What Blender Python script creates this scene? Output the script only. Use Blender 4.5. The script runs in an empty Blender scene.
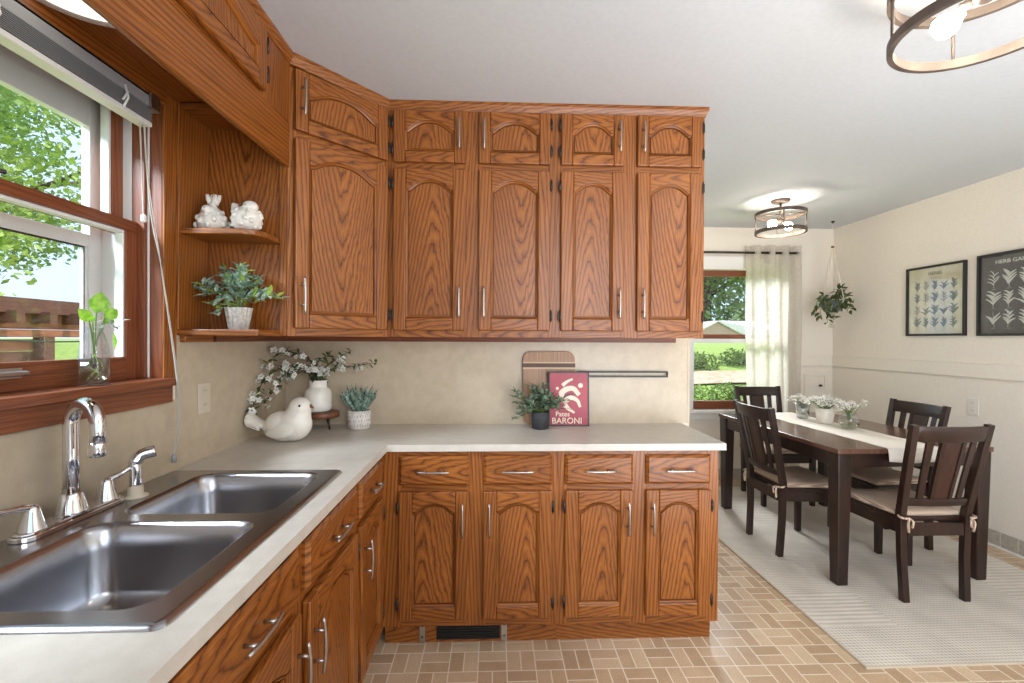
import bpy, bmesh, math, random
from mathutils import Vector, Matrix
random.seed(7)
R = math.radians
sc = bpy.context.scene
COL = sc.collection

# ------------------------------------------------------------------ camera
YAW, PITCH, ROLL, CAM_H, FPX = .0379, -.0054, .0046, 1.3758, 464.0
cyw, syw, cp, sp, cr, sr = math.cos(YAW), math.sin(YAW), math.cos(PITCH), math.sin(PITCH), math.cos(ROLL), math.sin(ROLL)
fw = Vector((syw*cp, cyw*cp, sp)); rt0 = Vector((cyw, -syw, 0)); up0 = rt0.cross(fw)
rt = rt0*cr + up0*sr; up = -rt0*sr + up0*cr
cam_data = bpy.data.cameras.new('camera'); cam = bpy.data.objects.new('camera', cam_data); COL.objects.link(cam)
m = Matrix((rt, up, -fw)).transposed().to_4x4(); m.translation = (0, 0, CAM_H)
cam.matrix_world = m
cam_data.sensor_width = 36; cam_data.sensor_fit = 'HORIZONTAL'; cam_data.lens = FPX/1024*36
cam_data.clip_start = .02; cam_data.clip_end = 300
sc.camera = cam

# ------------------------------------------------------------------ world, sun, lights, exposure
w = bpy.data.worlds.new('sky'); sc.world = w; w.use_nodes = True
bg = w.node_tree.nodes['Background']; bg.inputs['Color'].default_value = (.58, .75, 1, 1); bg.inputs['Strength'].default_value = 1.5
def light(name, kind, loc, energy, color=(1, 1, 1), target=None, **kw):
    d = bpy.data.lights.new(name, kind); d.energy = energy; d.color = color
    for k, v in kw.items(): setattr(d, k, v)
    o = bpy.data.objects.new(name, d); o.location = loc; COL.objects.link(o)
    if target is not None:
        o.rotation_euler = (Vector(target)-Vector(loc)).to_track_quat('-Z', 'Y').to_euler()
    return o
light('sun', 'SUN', (6, 2, 12), 4.0, (1, .93, .82), target=(6-6.2, 2-.6, 0), angle=R(1))
light('rear_fill', 'AREA', (1.0, -1.75, 2.2), 41, (.94, .97, 1), target=(.6, 2.3, 1.2), shape='RECTANGLE', size=1.3, size_y=1.2)  # added fill lamp inside the room behind the camera, no real source
light('ceiling_bounce_fill', 'AREA', (1.7, -.25, .8), 84, (.90, .95, 1), target=(2.5, 1.1, 3), shape='RECTANGLE', size=2.4, size_y=1.6)  # added fill lamp aimed upward, imitates a flash bounced off the ceiling
light('sink_window_daylight', 'AREA', (-3.0, -.35, 3.45), 330, (.82, .91, 1), target=(-1.0, 1.3, 1.55), shape='RECTANGLE', size=.9, size_y=.9)
light('dining_window_daylight', 'AREA', (2.4, 7.4, 3.45), 320, (.96, .98, 1), target=(2.4, 4.5, 1.4), shape='RECTANGLE', size=1.6, size_y=1.4)
sc.view_settings.view_transform = 'Standard'; sc.view_settings.look = 'None'
sc.view_settings.gamma = 1; sc.view_settings.exposure = .28; sc.view_settings.use_curve_mapping = False
try:
    sc.cycles.use_denoising = True; sc.cycles.max_bounces = 9; sc.cycles.diffuse_bounces = 5; sc.cycles.glossy_bounces = 4
    sc.cycles.transparent_max_bounces = 16; sc.cycles.transmission_bounces = 8
    sc.cycles.caustics_reflective = False; sc.cycles.caustics_refractive = False; sc.cycles.sample_clamp_indirect = 6
except Exception: pass

# ------------------------------------------------------------------ node helpers
class S:
    """a node socket with arithmetic"""
    def __init__(s, nt, sock): s.nt, s.k = nt, sock
    def _m(s, op, *a, clamp=False):
        n = s.nt.nodes.new('ShaderNodeMath'); n.operation = op; n.use_clamp = clamp
        for i, v in enumerate((s,)+a):
            if isinstance(v, S): s.nt.links.new(v.k, n.inputs[i])
            else: n.inputs[i].default_value = v
        return S(s.nt, n.outputs[0])
    def __add__(s, o): return s._m('ADD', o)
    def __sub__(s, o): return s._m('SUBTRACT', o)
    def __mul__(s, o): return s._m('MULTIPLY', o)
    def __truediv__(s, o): return s._m('DIVIDE', o)
    def op(s, name, *a): return s._m(name, *a)

class NT:
    def __init__(s, name):
        s.m = bpy.data.materials.new(name); s.m.use_nodes = True; s.t = s.m.node_tree; s.t.nodes.clear()
        s.out = s.t.nodes.new('ShaderNodeOutputMaterial')
    def n(s, kind, ins=None, **kw):
        n = s.t.nodes.new('ShaderNode'+kind)
        for k, v in kw.items(): setattr(n, k, v)
        for k, v in (ins or {}).items():
            if isinstance(v, S): s.t.links.new(v.k, n.inputs[k])
            else: n.inputs[k].default_value = v
        return n
    def s(s_, node, out=0): return S(s_.t, node.outputs[out])
    def xyz(s, vec):
        n = s.n('SeparateXYZ', {0: vec}); return S(s.t, n.outputs[0]), S(s.t, n.outputs[1]), S(s.t, n.outputs[2])
    def vec(s, x=0, y=0, z=0): return s.s(s.n('CombineXYZ', {0: x, 1: y, 2: z}))
    def coord(s, which): return s.s(s.n('TexCoord'), which)
    def noise(s, vec, scale, detail=2, rough=.5): return s.s(s.n('TexNoise', {'Vector': vec, 'Scale': scale, 'Detail': detail, 'Roughness': rough}), 0)
    def ramp(s, fac, stops):
        n = s.n('ValToRGB', {0: fac}); e = n.color_ramp.elements
        while len(e) < len(stops): e.new(.5)
        for el, (p, c) in zip(e, stops): el.position = p; el.color = tuple(c)+(1,) if len(c) == 3 else c
        return s.s(n)
    def mix(s, f, a, b, blend='MIX'):
        n = s.n('Mix', data_type='RGBA', blend_type=blend)
        for i, v in ((0, f), (6, a), (7, b)):
            if isinstance(v, S): s.t.links.new(v.k, n.inputs[i])
            else: n.inputs[i].default_value = v if i == 0 else tuple(v)+(1,)
        return s.s(n, 2)
    def bump(s, h, strength=.2, dist=.002): return s.s(s.n('Bump', {'Height': h, 'Strength': strength, 'Distance': dist}))
    def bsdf(s, color, rough=.5, metal=0, normal=None, **kw):
        d = {'Base Color': color if isinstance(color, S) else tuple(color)+(1,), 'Roughness': rough, 'Metallic': metal}
        if normal is not None: d['Normal'] = normal
        for k, v in kw.items(): d[k.replace('_', ' ')] = v
        return s.n('BsdfPrincipled', d)
    def done(s, node): s.t.links.new(node.outputs[0], s.out.inputs[0]); return s.m

def srgb(r, g, b):
    f = lambda c: (c/255/12.92) if c/255 <= .04045 else ((c/255+.055)/1.055)**2.4
    return (f(r), f(g), f(b))
def plain(name, col, rough=.5, metal=0, **kw):
    t = NT(name); return t.done(t.bsdf(col, rough, metal, **kw))
def mottled(name, c1, c2, scale=30, rough=.5, metal=0, bump=0, coord=3, detail=3, **kw):
    t = NT(name); v = t.coord(coord); n = t.noise(v, scale, detail)
    return t.done(t.bsdf(t.ramp(n, [(.35, c1), (.65, c2)]), rough, metal, t.bump(n, bump) if bump else None, **kw))

def oak(name, light_c, mid_c, dark_c, rough=.36):
    t = NT(name); u, v, _ = t.xyz(t.coord(2))
    nz = t.noise(t.vec(u*1.6, v*5.0), 1.0, 2) - .5
    nz2 = t.noise(t.vec(u*16.0, v*46.0), 1.0, 3) - .5
    vv = v + nz*.07 + nz2*.006
    ring = (vv*vv + .0007).op('SQRT')*64.0 - u*10.5 + nz*2.0 + nz2*1.0
    fr = ring.op('FRACT')
    pores = t.noise(t.vec(u*14.0, v*520.0), 1.0, 2)
    broad = t.noise(t.vec(u*1.1, v*4.0), 1.3, 2)
    base = t.ramp(fr, [(0, mid_c), (.35, light_c), (.74, mid_c), (.90, dark_c), (.97, mid_c)])
    pz = t.ramp(pores, [(.36, (.50, .44, .38)), (.56, (1.04, 1.04, 1.04))])
    c = t.mix(.75, base, pz, 'MULTIPLY')
    c = t.mix(1.0, c, t.ramp(broad, [(.3, (.84, .80, .76)), (.7, (1.1, 1.1, 1.1))]), 'MULTIPLY')
    return t.done(t.bsdf(c, rough, normal=t.bump(pores, .12, .001), Specular_IOR_Level=.5))
M = {}
M['oak'] = oak('honey_oak', srgb(166, 102, 41), srgb(143, 82, 31), srgb(88, 45, 16))
M['oakdark'] = oak('window_wood', srgb(142, 82, 50), srgb(132, 74, 44), srgb(112, 60, 36), .4)
M['gap'] = plain('dark_recess', (.03, .014, .007), .7)
M['floor'] = None
def floor_mat():
    t = NT('brick_vinyl'); x, y, _ = t.xyz(t.coord(3))
    U = .121; px = (x - .30)/U; py = (y - 2.036)/U
    ix = px.op('FLOOR'); iy = py.op('FLOOR'); fx = px - ix; fy = py - iy
    par = ((ix + iy)*.5).op('FRACT').op('GREATER_THAN', .25)     # 0: vertical pair in cell (0,-1) is odd
    def inv(a): return a*-1.0 + 1.0
    # par 1 -> vertical pair (split along x), par 0 -> horizontal pair
    sx = fx*(par + 1.0); sy = fy*(inv(par) + 1.0)
    hx = sx.op('FLOOR'); hy = sy.op('FLOOR'); gx = sx - hx; gy = sy - hy
    ex = (gx - .5).op('ABSOLUTE')*-1.0 + .5; ey = (gy - .5).op('ABSOLUTE')*-1.0 + .5
    ex = ex/(par + 1.0); ey = ey/(inv(par) + 1.0)
    d = ex.op('MINIMUM', ey)
    mort = d.op('LESS_THAN', .022)
    rnd = t.s(t.n('TexWhiteNoise', {'Vector': t.vec(ix*2.0 + hx, iy*2.0 + hy, 3.7)}, noise_dimensions='3D'), 0)
    grain = t.noise(t.vec(x, y), 160, 3)
    big = t.noise(t.vec(x, y), 14, 2)
    col = t.ramp(rnd, [(0, srgb(182, 154, 124)), (.5, srgb(197, 169, 138)), (1, srgb(211, 186, 156))])
    col = t.mix(.35, col, t.ramp(grain, [(.3, (.6, .56, .52)), (.7, (1.2, 1.2, 1.2))]), 'MULTIPLY')
    col = t.mix(.3, col, t.ramp(big, [(.3, (.8, .78, .76)), (.7, (1.1, 1.1, 1.1))]), 'MULTIPLY')
    col = t.mix(mort, col, srgb(228, 213, 190))
    return t.done(t.bsdf(col, .24, normal=t.bump(mort*-1.0, .15, .002)))
M['floor'] = floor_mat()
def laminate(name, c1, c2):
    t = NT(name); v = t.coord(3)
    n = t.noise(v, 420, 2); n2 = t.noise(v, 22, 3)
    c = t.mix(.5, t.ramp(n, [(.3, c1), (.7, c2)]), t.ramp(n2, [(.35, c1), (.65, c2)]))
    return t.done(t.bsdf(c, .34))
M['counter'] = laminate('counter_laminate', srgb(194, 187, 176), srgb(210, 204, 194))
M['splash'] = laminate('backsplash_laminate', srgb(186, 169, 143), srgb(203, 187, 163))
M['wall'] = mottled('wall_paint', srgb(229, 220, 207), srgb(233, 225, 213), 60, .6)
M['ceiling'] = mottled('ceiling_paint', srgb(200, 203, 207), srgb(204, 207, 211), 50, .8)
M['white'] = plain('white_paint', srgb(232, 230, 225), .45)
M['vinyl'] = plain('white_vinyl', srgb(228, 228, 226), .4)
M['tilebase'] = None
def tile_mat():
    t = NT('tile_base'); x, y, z = t.xyz(t.coord(3)); q = ((x+y)/.105).op('FRACT')
    mort = q.op('LESS_THAN', .05); n = t.noise(t.coord(3), 40, 2)
    return t.done(t.bsdf(t.mix(mort, t.ramp(n, [(.3, srgb(160, 154, 144)), (.7, srgb(182, 176, 164))]), srgb(205, 200, 190)), .35))
M['tilebase'] = tile_mat()
M['chrome'] = plain('chrome', (.78, .78, .80), .07, 1)
def brushed(name, c, r):
    t = NT(name); x, y, z = t.xyz(t.coord(3)); n = t.noise(t.vec(x*8, y*260, z*20), 1, 2)
    return t.done(t.bsdf(c, n*.05 + r, 1, t.bump(n, .008, .0004)))
M['steel'] = brushed('stainless_steel', (.40, .40, .42), .22)
M['nickel'] = plain('satin_nickel', (.50, .47, .44), .34, 1)
M['bronze'] = plain('dark_bronze', (.06, .045, .035), .4, .7)
M['black'] = plain('black_paint', (.012, .012, .012), .4)
M['blind'] = plain('grey_blind', srgb(150, 152, 154), .4)
M['cord'] = plain('blind_cord', srgb(188, 184, 176), .7)
M['ceramic'] = mottled('white_ceramic', srgb(232, 226, 214), srgb(240, 235, 225), 20, .25)
M['ceramic_matte'] = mottled('matte_ceramic', srgb(222, 216, 206), srgb(240, 236, 228), 60, .6, bump=.3)
M['bisque'] = mottled('grey_white_pot', srgb(176, 172, 164), srgb(214, 210, 202), 90, .7, bump=.3)
M['soil'] = mottled('potting_soil', (.03, .018, .01), (.07, .045, .025), 120, .9)
def leafm(name, c1, c2, rough=.5):
    t = NT(name); n = t.noise(t.coord(3), 70, 1)
    col = t.ramp(n, [(.35, c1), (.65, c2)])
    a = t.bsdf(col, rough); b = t.n('BsdfTranslucent', {'Color': col})
    mx = t.n('MixShader', {0: .25}); t.t.links.new(a.outputs[0], mx.inputs[1]); t.t.links.new(b.outputs[0], mx.inputs[2])
    return t.done(mx)
M['leaf_dusty'] = leafm('dusty_green_leaf', srgb(108, 144, 116), srgb(200, 216, 206))
M['leaf_euc'] = leafm('olive_green_leaf', srgb(92, 116, 92), srgb(166, 182, 158))
M['leaf_pothos'] = leafm('lime_leaf', srgb(120, 178, 44), srgb(164, 214, 72), .35)
M['leaf_dark'] = leafm('dark_leaf', srgb(48, 62, 32), srgb(100, 110, 62))
M['leaf_succ'] = leafm('succulent_leaf', srgb(70, 104, 88), srgb(160, 180, 164))
M['leaf_yellow'] = leafm('yellow_green_leaf', srgb(150, 176, 70), srgb(176, 196, 96))
M['leaf_flower'] = leafm('branch_leaf', srgb(62, 84, 44), srgb(104, 124, 74))
M['petal'] = leafm('white_petal', srgb(240, 236, 230), srgb(252, 250, 246))
M['stem'] = plain('brown_stem', srgb(84, 66, 44), .7)
M['greenstem'] = plain('green_stem', srgb(110, 132, 70), .6)
def glass(name, tint=(1, 1, 1), refl=.12, rough=.02):
    t = NT(name); a = t.n('BsdfTransparent', {'Color': tuple(tint)+(1,)}); b = t.n('BsdfGlossy', {'Roughness': rough})
    fr = t.s(t.n('LayerWeight', {'Blend': .25}), 1)
    mx = t.n('MixShader', {0: fr*(refl*3) + refl*.3}); t.t.links.new(a.outputs[0], mx.inputs[1]); t.t.links.new(b.outputs[0], mx.inputs[2])
    return t.done(mx)
M['pane'] = glass('window_glass', (.97, .98, .98), .07)
M['glass'] = glass('clear_glass', (.93, .95, .95), .22)
M['frost'] = glass('textured_glass', (.90, .94, .93), .4, .2)
M['water'] = glass('water', (.86, .88, .80), .15)
def wood(name, c1, c2, rough=.3, sc_=(3, 3, 40)):
    t = NT(name); x, y, z = t.xyz(t.coord(3)); n = t.noise(t.vec(x*sc_[0], y*sc_[1], z*sc_[2]), 1, 4)
    return t.done(t.bsdf(t.ramp(n, [(.3, c1), (.7, c2)]), rough))
M['espresso'] = wood('espresso_wood', srgb(31, 18, 14), srgb(50, 29, 21), .3, (30, 30, 4))
M['espresso_top_glare'] = wood('espresso_top_glare', srgb(76, 50, 40), srgb(106, 74, 60), .2, (40, 3, 4))  # lighter than the other espresso woods: glare on the tabletop put into its colour
M['espresso_panel'] = wood('espresso_panel', srgb(44, 25, 19), srgb(64, 36, 26), .3, (60, 60, 4))
M['walnut'] = wood('walnut', srgb(92, 54, 36), srgb(128, 80, 54), .4, (40, 6, 6))
def board_mat():
    t = NT('bamboo_board'); x, y, z = t.xyz(t.coord(3)); n = t.noise(t.vec(x*120, 0, z*3), 1, 2); k = t.noise(t.vec(x*900, 0, z*25), 1, 2)
    c = t.ramp(n, [(.3, srgb(150, 112, 84)), (.7, srgb(186, 150, 120))])
    return t.done(t.bsdf(t.mix(.25, c, t.ramp(k, [(.3, (.5, .45, .4)), (.7, (1.1, 1.1, 1.1))]), 'MULTIPLY'), .5))
M['board'] = board_mat()
M['board_dark'] = plain('board_dark_strip', srgb(86, 52, 38), .5)
M['board_light'] = plain('board_light_strip', srgb(206, 176, 142), .5)
def stripe():
    t = NT('striped_cushion'); x, y, z = t.xyz(t.coord(3)); f = (x*430.0).op('SINE'); n = t.noise(t.coord(3), 400, 2)
    c = t.ramp(f*.5 + .5, [(.3, srgb(158, 134, 116)), (.7, srgb(206, 186, 166))])
    return t.done(t.bsdf(c, .9, normal=t.bump(n, .3, .001)))
M['cushion'] = stripe()
def rug_mat():
    t = NT('woven_rug'); x, y, z = t.xyz(t.coord(3))
    a = ((x+y)*175.0).op('SINE'); b = ((x-y)*175.0).op('SINE'); dots = a*b
    cell = t.s(t.n('TexWhiteNoise', {'Vector': t.vec((x/.42).op('FLOOR'), (y/.3).op('FLOOR'), 0)}, noise_dimensions='3D'), 0)
    lines = (y*190.0).op('SINE')
    isl = cell.op('GREATER_THAN', .62)
    h = dots*(isl*-1.0+1.0) + lines*isl*.45
    big = t.noise(t.coord(3), 5, 3)
    c = t.ramp(h*.5+.5, [(.15, srgb(184, 175, 164)), (.5, srgb(212, 204, 193)), (.9, srgb(222, 215, 204))])
    c = t.mix(.6, c, t.ramp(big, [(.35, (.80, .78, .77)), (.65, (1.06, 1.05, 1.03))]), 'MULTIPLY')
    return t.done(t.bsdf(c, .95, normal=t.bump(h, .3, .003)))
M['rug'] = rug_mat()
M['rugedge'] = plain('rug_binding', srgb(196, 184, 166), .9)
def curtain_mat():
    t = NT('sheer_linen'); x, y, z = t.xyz(t.coord(3)); n = t.noise(t.vec(x*300, y*300, z*60), 1, 2); n2 = t.noise(t.vec(x*60, y*60, z*400), 1, 2)
    c = t.ramp((n+n2)*.5, [(.35, srgb(208, 200, 188)), (.65, srgb(236, 230, 220))])
    a = t.n('BsdfDiffuse', {'Color': c}); b = t.n('BsdfTranslucent', {'Color': c}); d = t.n('BsdfTransparent')
    m1 = t.n('MixShader', {0: .5}); m2 = t.n('MixShader', {0: .15})
    t.t.links.new(a.outputs[0], m1.inputs[1]); t.t.links.new(b.outputs[0], m1.inputs[2])
    t.t.links.new(m1.outputs[0], m2.inputs[1]); t.t.links.new(d.outputs[0], m2.inputs[2])
    return t.done(m2)
M['curtain'] = curtain_mat()
M['linen'] = mottled('white_linen', srgb(222, 214, 202), srgb(238, 232, 222), 500, .9, bump=.2)
M['lampmetal'] = mottled('weathered_metal', srgb(88, 76, 68), srgb(112, 98, 88), 12, .5, .3)
def emit(name, c, s):
    t = NT(name); return t.done(t.n('Emission', {'Color': tuple(c)+(1,), 'Strength': s}))
M['bulb'] = emit('lit_bulb', (1, .90, .76), 78)
M['diffuser'] = emit('lit_diffuser', (1, .92, .80), 1.6)
M['terracotta'] = None
M['red'] = mottled('red_print', srgb(158, 16, 46), srgb(176, 28, 52), 6, .35)
M['cream'] = plain('cream_print', srgb(238, 222, 200), .5)
M['paper'] = mottled('aged_paper', srgb(206, 196, 168), srgb(226, 216, 190), 9, .18)
M['chalk'] = mottled('dark_print', srgb(66, 64, 64), srgb(80, 78, 78), 9, .14)
M['ink'] = plain('grey_ink', srgb(118, 124, 112), .4)
M['inkwhite'] = plain('pale_ink', srgb(205, 204, 196), .4)
M['plate'] = plain('almond_plastic', srgb(208, 196, 175), .4)
M['plate_white'] = plain('white_plastic', srgb(224, 218, 208), .4)
M['charcoal'] = mottled('charcoal_pot', (.02, .022, .026), (.04, .042, .046), 80, .6)
M['macrame'] = plain('macrame_cord', srgb(222, 212, 194), .9)
M['greypot'] = plain('grey_glazed_pot', srgb(88, 98, 94), .4)

# ------------------------------------------------------------------ mesh builder
class MB:
    def __init__(s, mats): s.v, s.f, s.uv, s.mi, s.sm = [], [], [], [], []; s.mats = [M[k] if isinstance(k, str) else k for k in (mats if isinstance(mats, (list, tuple)) else [mats])]; s.X = None
    def face(s, idx, uvs=None, mat=0, smooth=False):
        s.f.append(tuple(idx)); s.uv.append(uvs or [(0, 0)]*len(idx)); s.mi.append(mat); s.sm.append(smooth)
    def pts(s, ps):
        i = len(s.v); s.v += [tuple(s.X @ Vector(p)) if s.X is not None else tuple(p) for p in ps]; return i
    def box(s, a, b, g='z', mat=0, cath=False, taper=None):
        gi = 'xyz'.index(g); a = list(a); b = list(b)
        for k in range(3):
            if a[k] > b[k]: a[k], b[k] = b[k], a[k]
        P = [(x, y, z) for z in (a[2], b[2]) for y in (a[1], b[1]) for x in (a[0], b[0])]
        if taper: # scale of the bottom section about its centre
            cx, cy = (a[0]+b[0])/2, (a[1]+b[1])/2
            P = [(cx+(x-cx)*taper, cy+(y-cy)*taper, z) if z == a[2] else (x, y, z) for x, y, z in P]
        i = s.pts(P); ou = random.uniform(0, 60); ov = random.uniform(-.05, .05) if cath else random.choice((-1, 1))*random.uniform(.05, .14); us = random.choice((-1, 1))*(1 if cath else .3)
        c = [(a[k]+b[k])/2 for k in range(3)]
        for q, ax in (((0, 2, 3, 1), 2), ((4, 5, 7, 6), 2), ((0, 1, 5, 4), 1), ((2, 6, 7, 3), 1), ((0, 4, 6, 2), 0), ((1, 3, 7, 5), 0)):
            o = [k for k in range(3) if k != ax]
            if gi in o: ua, va = gi, [k for k in o if k != gi][0]
            else: ua, va = o
            s.face([i+k for k in q], [(us*P[k][ua]+ou, P[k][va]-c[va]+ov) for k in q], mat)
        return s
    def prism(s, poly, y0, y1, plane='xz', g='x', mat=0, cath=False, smooth=False):
        """polygon in a plane extruded between y0 and y1 along the third axis"""
        ax = {'xz': (0, 2, 1), 'xy': (0, 1, 2), 'yz': (1, 2, 0)}[plane]
        def mk(p, d):
            r = [0, 0, 0]; r[ax[0]], r[ax[1]], r[ax[2]] = p[0], p[1], d; return r
        n = len(poly); i = s.pts([mk(p, y0) for p in poly]+[mk(p, y1) for p in poly])
        ou = random.uniform(0, 60); ov = random.uniform(-.05, .05) if cath else random.choice((-1, 1))*random.uniform(.05, .14); us = random.choice((-1, 1))*(1 if cath else .3)
        gi = 0 if 'xyz'.index(g) == ax[0] else 1
        cv = sum(p[1-gi] for p in poly)/n
        uvs = [(us*p[gi]+ou, p[1-gi]-cv+ov) for p in poly]
        s.face(list(range(i, i+n)), uvs, mat); s.face(list(range(i+2*n-1, i+n-1, -1)), uvs[::-1], mat)
        for k in range(n):
            q = (k+1) % n
            s.face((i+k, i+n+k, i+n+q, i+q), [uvs[k], (uvs[k][0], uvs[k][1]+.02), (uvs[q][0], uvs[q][1]+.02), uvs[q]], mat, smooth)
        return s
    def lathe(s, prof, c=(0, 0, 0), n=32, mat=0, smooth=True, cap=True, ripple=None):
        rows = []
        for r, z in prof:
            rows.append(s.pts([(c[0]+r*(1+(ripple(k/n, z) if ripple else 0))*math.cos(2*math.pi*k/n), c[1]+r*(1+(ripple(k/n, z) if ripple else 0))*math.sin(2*math.pi*k/n), c[2]+z) for k in range(n)]))
        for a, b in zip(rows, rows[1:]):
            for k in range(n):
                q = (k+1) % n; s.face((a+k, a+q, b+q, b+k), None, mat, smooth)
        if cap:
            if prof[0][0] > 1e-5: s.face([rows[0]+k for k in range(n)][::-1], None, mat)
            if prof[-1][0] > 1e-5: s.face([rows[-1]+k for k in range(n)], None, mat)
        return s
    def tube(s, path, r, n=10, mat=0, cap=True, closed=False):
        path = [Vector(p) for p in path]; N = len(path); rr = r if isinstance(r, (list, tuple)) else [r]*N
        rows = []; ref = None
        for i, p in enumerate(path):
            t = (path[(i+1) % N]-path[i-1]) if (closed or 0 < i < N-1) else (path[1]-path[0] if i == 0 else path[-1]-path[-2])
            if t.length < 1e-9: t = Vector((0, 0, 1))
            t.normalize()
            if ref is None:
                ref = t.orthogonal().normalized()
            ref = (ref - t*ref.dot(t))
            ref = ref.normalized() if ref.length > 1e-6 else t.orthogonal().normalized()
            b = t.cross(ref)
            rows.append(s.pts([p+(ref*math.cos(2*math.pi*k/n)+b*math.sin(2*math.pi*k/n))*rr[i] for k in range(n)]))
        pairs = list(zip(rows, rows[1:]))+([(rows[-1], rows[0])] if closed else [])
        for a, b in pairs:
            for k in range(n):
                q = (k+1) % n; s.face((a+k, a+q, b+q, b+k), None, mat, True)
        if cap and not closed:
            s.face([rows[0]+k for k in range(n)][::-1], None, mat); s.face([rows[-1]+k for k in range(n)], None, mat)
        return s
    def ellipsoid(s, c, r, nu=20, nv=12, mat=0, rot=None):
        c = Vector(c); rows = []
        for j in range(nv+1):
            ph = math.pi*j/nv; ring = []
            for k in range(nu):
                th = 2*math.pi*k/nu
                p = Vector((r[0]*math.sin(ph)*math.cos(th), r[1]*math.sin(ph)*math.sin(th), r[2]*math.cos(ph)))
                if rot: p = rot @ p
                ring.append(c+p)
            rows.append(s.pts(ring))
        for a, b in zip(rows, rows[1:]):
            for k in range(nu):
                q = (k+1) % nu; s.face((a+k, b+k, b+q, a+q), None, mat, True)
        return s
    def leaf(s, p, d, L, W, bend=.3, mat=0, upv=None):
        p = Vector(p); d = Vector(d).normalized(); u = Vector(upv) if upv else Vector((random.uniform(-.5, .5), random.uniform(-.5, .5), 1))
        side = d.cross(u)
        if side.length < 1e-4: side = d.orthogonal()
        side.normalize(); nrm = side.cross(d)
        prof = ((0, .06), (.25, .8), (.55, 1), (.8, .62), (1, .04)); i = None; rows = []
        for t, wd in prof:
            c = p+d*L*t-nrm*bend*L*t*t
            rows.append(s.pts([c-side*W*.5*wd+nrm*W*.12*wd, c, c+side*W*.5*wd+nrm*W*.12*wd]))
        for a, b in zip(rows, rows[1:]):
            s.face((a, a+1, b+1, b), None, mat, True); s.face((a+1, a+2, b+2, b+1), None, mat, True)
        return s
    def leaf4(s, p, d, L, W, mat=0):
        p = Vector(p); d = Vector(d).normalized(); side = d.cross(Vector((random.uniform(-.6, .6), random.uniform(-.6, .6), 1)))
        side = side.normalized() if side.length > 1e-4 else d.orthogonal().normalized()
        i = s.pts([p, p+d*L*.5-side*W*.5, p+d*L, p+d*L*.5+side*W*.5]); s.face((i, i+1, i+2, i+3), None, mat); return s
    def build(s, name, parent=None, bevel=0, world=False, seg=2):
        me = bpy.data.meshes.new(name); me.from_pydata(s.v, [], s.f)
        for mt in s.mats: me.materials.append(mt)
        uvl = me.uv_layers.new(name='UVMap'); k = 0
        flat = [c for uv in s.uv for p in uv for c in p]
        uvl.data.foreach_set('uv', flat)
        me.polygons.foreach_set('material_index', s.mi); me.polygons.foreach_set('use_smooth', s.sm); me.update()
        o = bpy.data.objects.new(name, me); COL.objects.link(o)
        if parent is not None: o.parent = parent
        if bevel:
            md = o.modifiers.new('bevel', 'BEVEL'); md.width = bevel; md.segments = seg; md.limit_method = 'ANGLE'; md.angle_limit = R(40)
        return o
def tag(o, label=None, cat=None, group=None, kind=None):
    for k, v in (('label', label), ('category', cat), ('group', group), ('kind', kind)):
        if v: o[k] = v
    return o
def thing(name, label, cat, loc=(0, 0, 0), rz=0, group=None):
    o = bpy.data.objects.new(name, None); COL.objects.link(o); o.location = loc; o.rotation_euler = (0, 0, rz); o.empty_display_size = .05
    return tag(o, label, cat, group)
def bez(pts, n=24):
    """Catmull-Rom through points"""
    P = [Vector(p) for p in pts]; P = [P[0]*2-P[1]]+P+[P[-1]*2-P[-2]]; out = []
    for i in range(1, len(P)-2):
        for k in range(n):
            t = k/n; a, b, c, d = P[i-1:i+3]
            out.append(.5*((2*b)+(c-a)*t+(2*a-5*b+4*c-d)*t*t+(3*b-a-3*c+d)*t**3))
    return out+[P[-2]]

# ------------------------------------------------------------------ room shell
XL, YB, XR, ZC = -1.118, 2.529, 1.036, .914
XW, YF, ZT, YS = 3.37, 4.5, 2.485, -2.2
WY0, WY1, WZ0, WZ1 = .30, 1.605, 1.20, 2.155       # sink window opening
DX0, DX1, DZ0, DZ1 = 1.94, 2.86, .69, 2.07         # dining window opening
def struct(o): o['kind'] = 'structure'; return o
f = MB('floor'); f.box((-1.35, YS, -.1), (XW+.15, YF+.18, 0)); struct(f.build('floor'))
f = MB('ceiling'); f.box((-1.35, YS-.1, ZT), (XW+.15, YF+.18, ZT+.15)); struct(f.build('ceiling'))
f = MB('wall')
f.box((-1.34, YS, 0), (XL, WY0, ZT)); f.box((-1.34, WY1+.02, 0), (XL, YB+.12, ZT)); f.box((-1.34, WY0, 0), (XL, WY1+.02, WZ0)); f.box((-1.34, WY0, WZ1+.02), (XL, WY1+.02, ZT))
struct(f.build('wall_left'))
f = MB('wall'); f.box((XL, YB, 0), (1.078, YB+.12, ZT)); struct(f.build('wall_back'))
f = MB('wall'); f.box((.958, YB+.12, 0), (1.078, YF, ZT)); struct(f.build('wall_dining'))
f = MB('wall')
f.box((.958, YF, 0), (DX0, YF+.16, ZT)); f.box((DX1, YF, 0), (XW+.12, YF+.16, ZT)); f.box((DX0, YF, 0), (DX1, YF+.16, DZ0)); f.box((DX0, YF, DZ1), (DX1, YF+.16, ZT))
struct(f.build('wall_far'))
f = MB('wall'); f.box((XW, YS, 0), (XW+.12, YF, ZT)); struct(f.build('wall_right'))
f = MB('wall')   # wall behind the photographer with a wide glazed opening
f.box((-1.34, YS-.12, 0), (-.3, YS, ZT)); f.box((2.5, YS-.12, 0), (XW+.12, YS, ZT)); f.box((-.3, YS-.12, 2.2), (2.5, YS, ZT)); f.box((-.3, YS-.12, 0), (2.5, YS, .5))
struct(f.build('wall_rear'))
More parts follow.
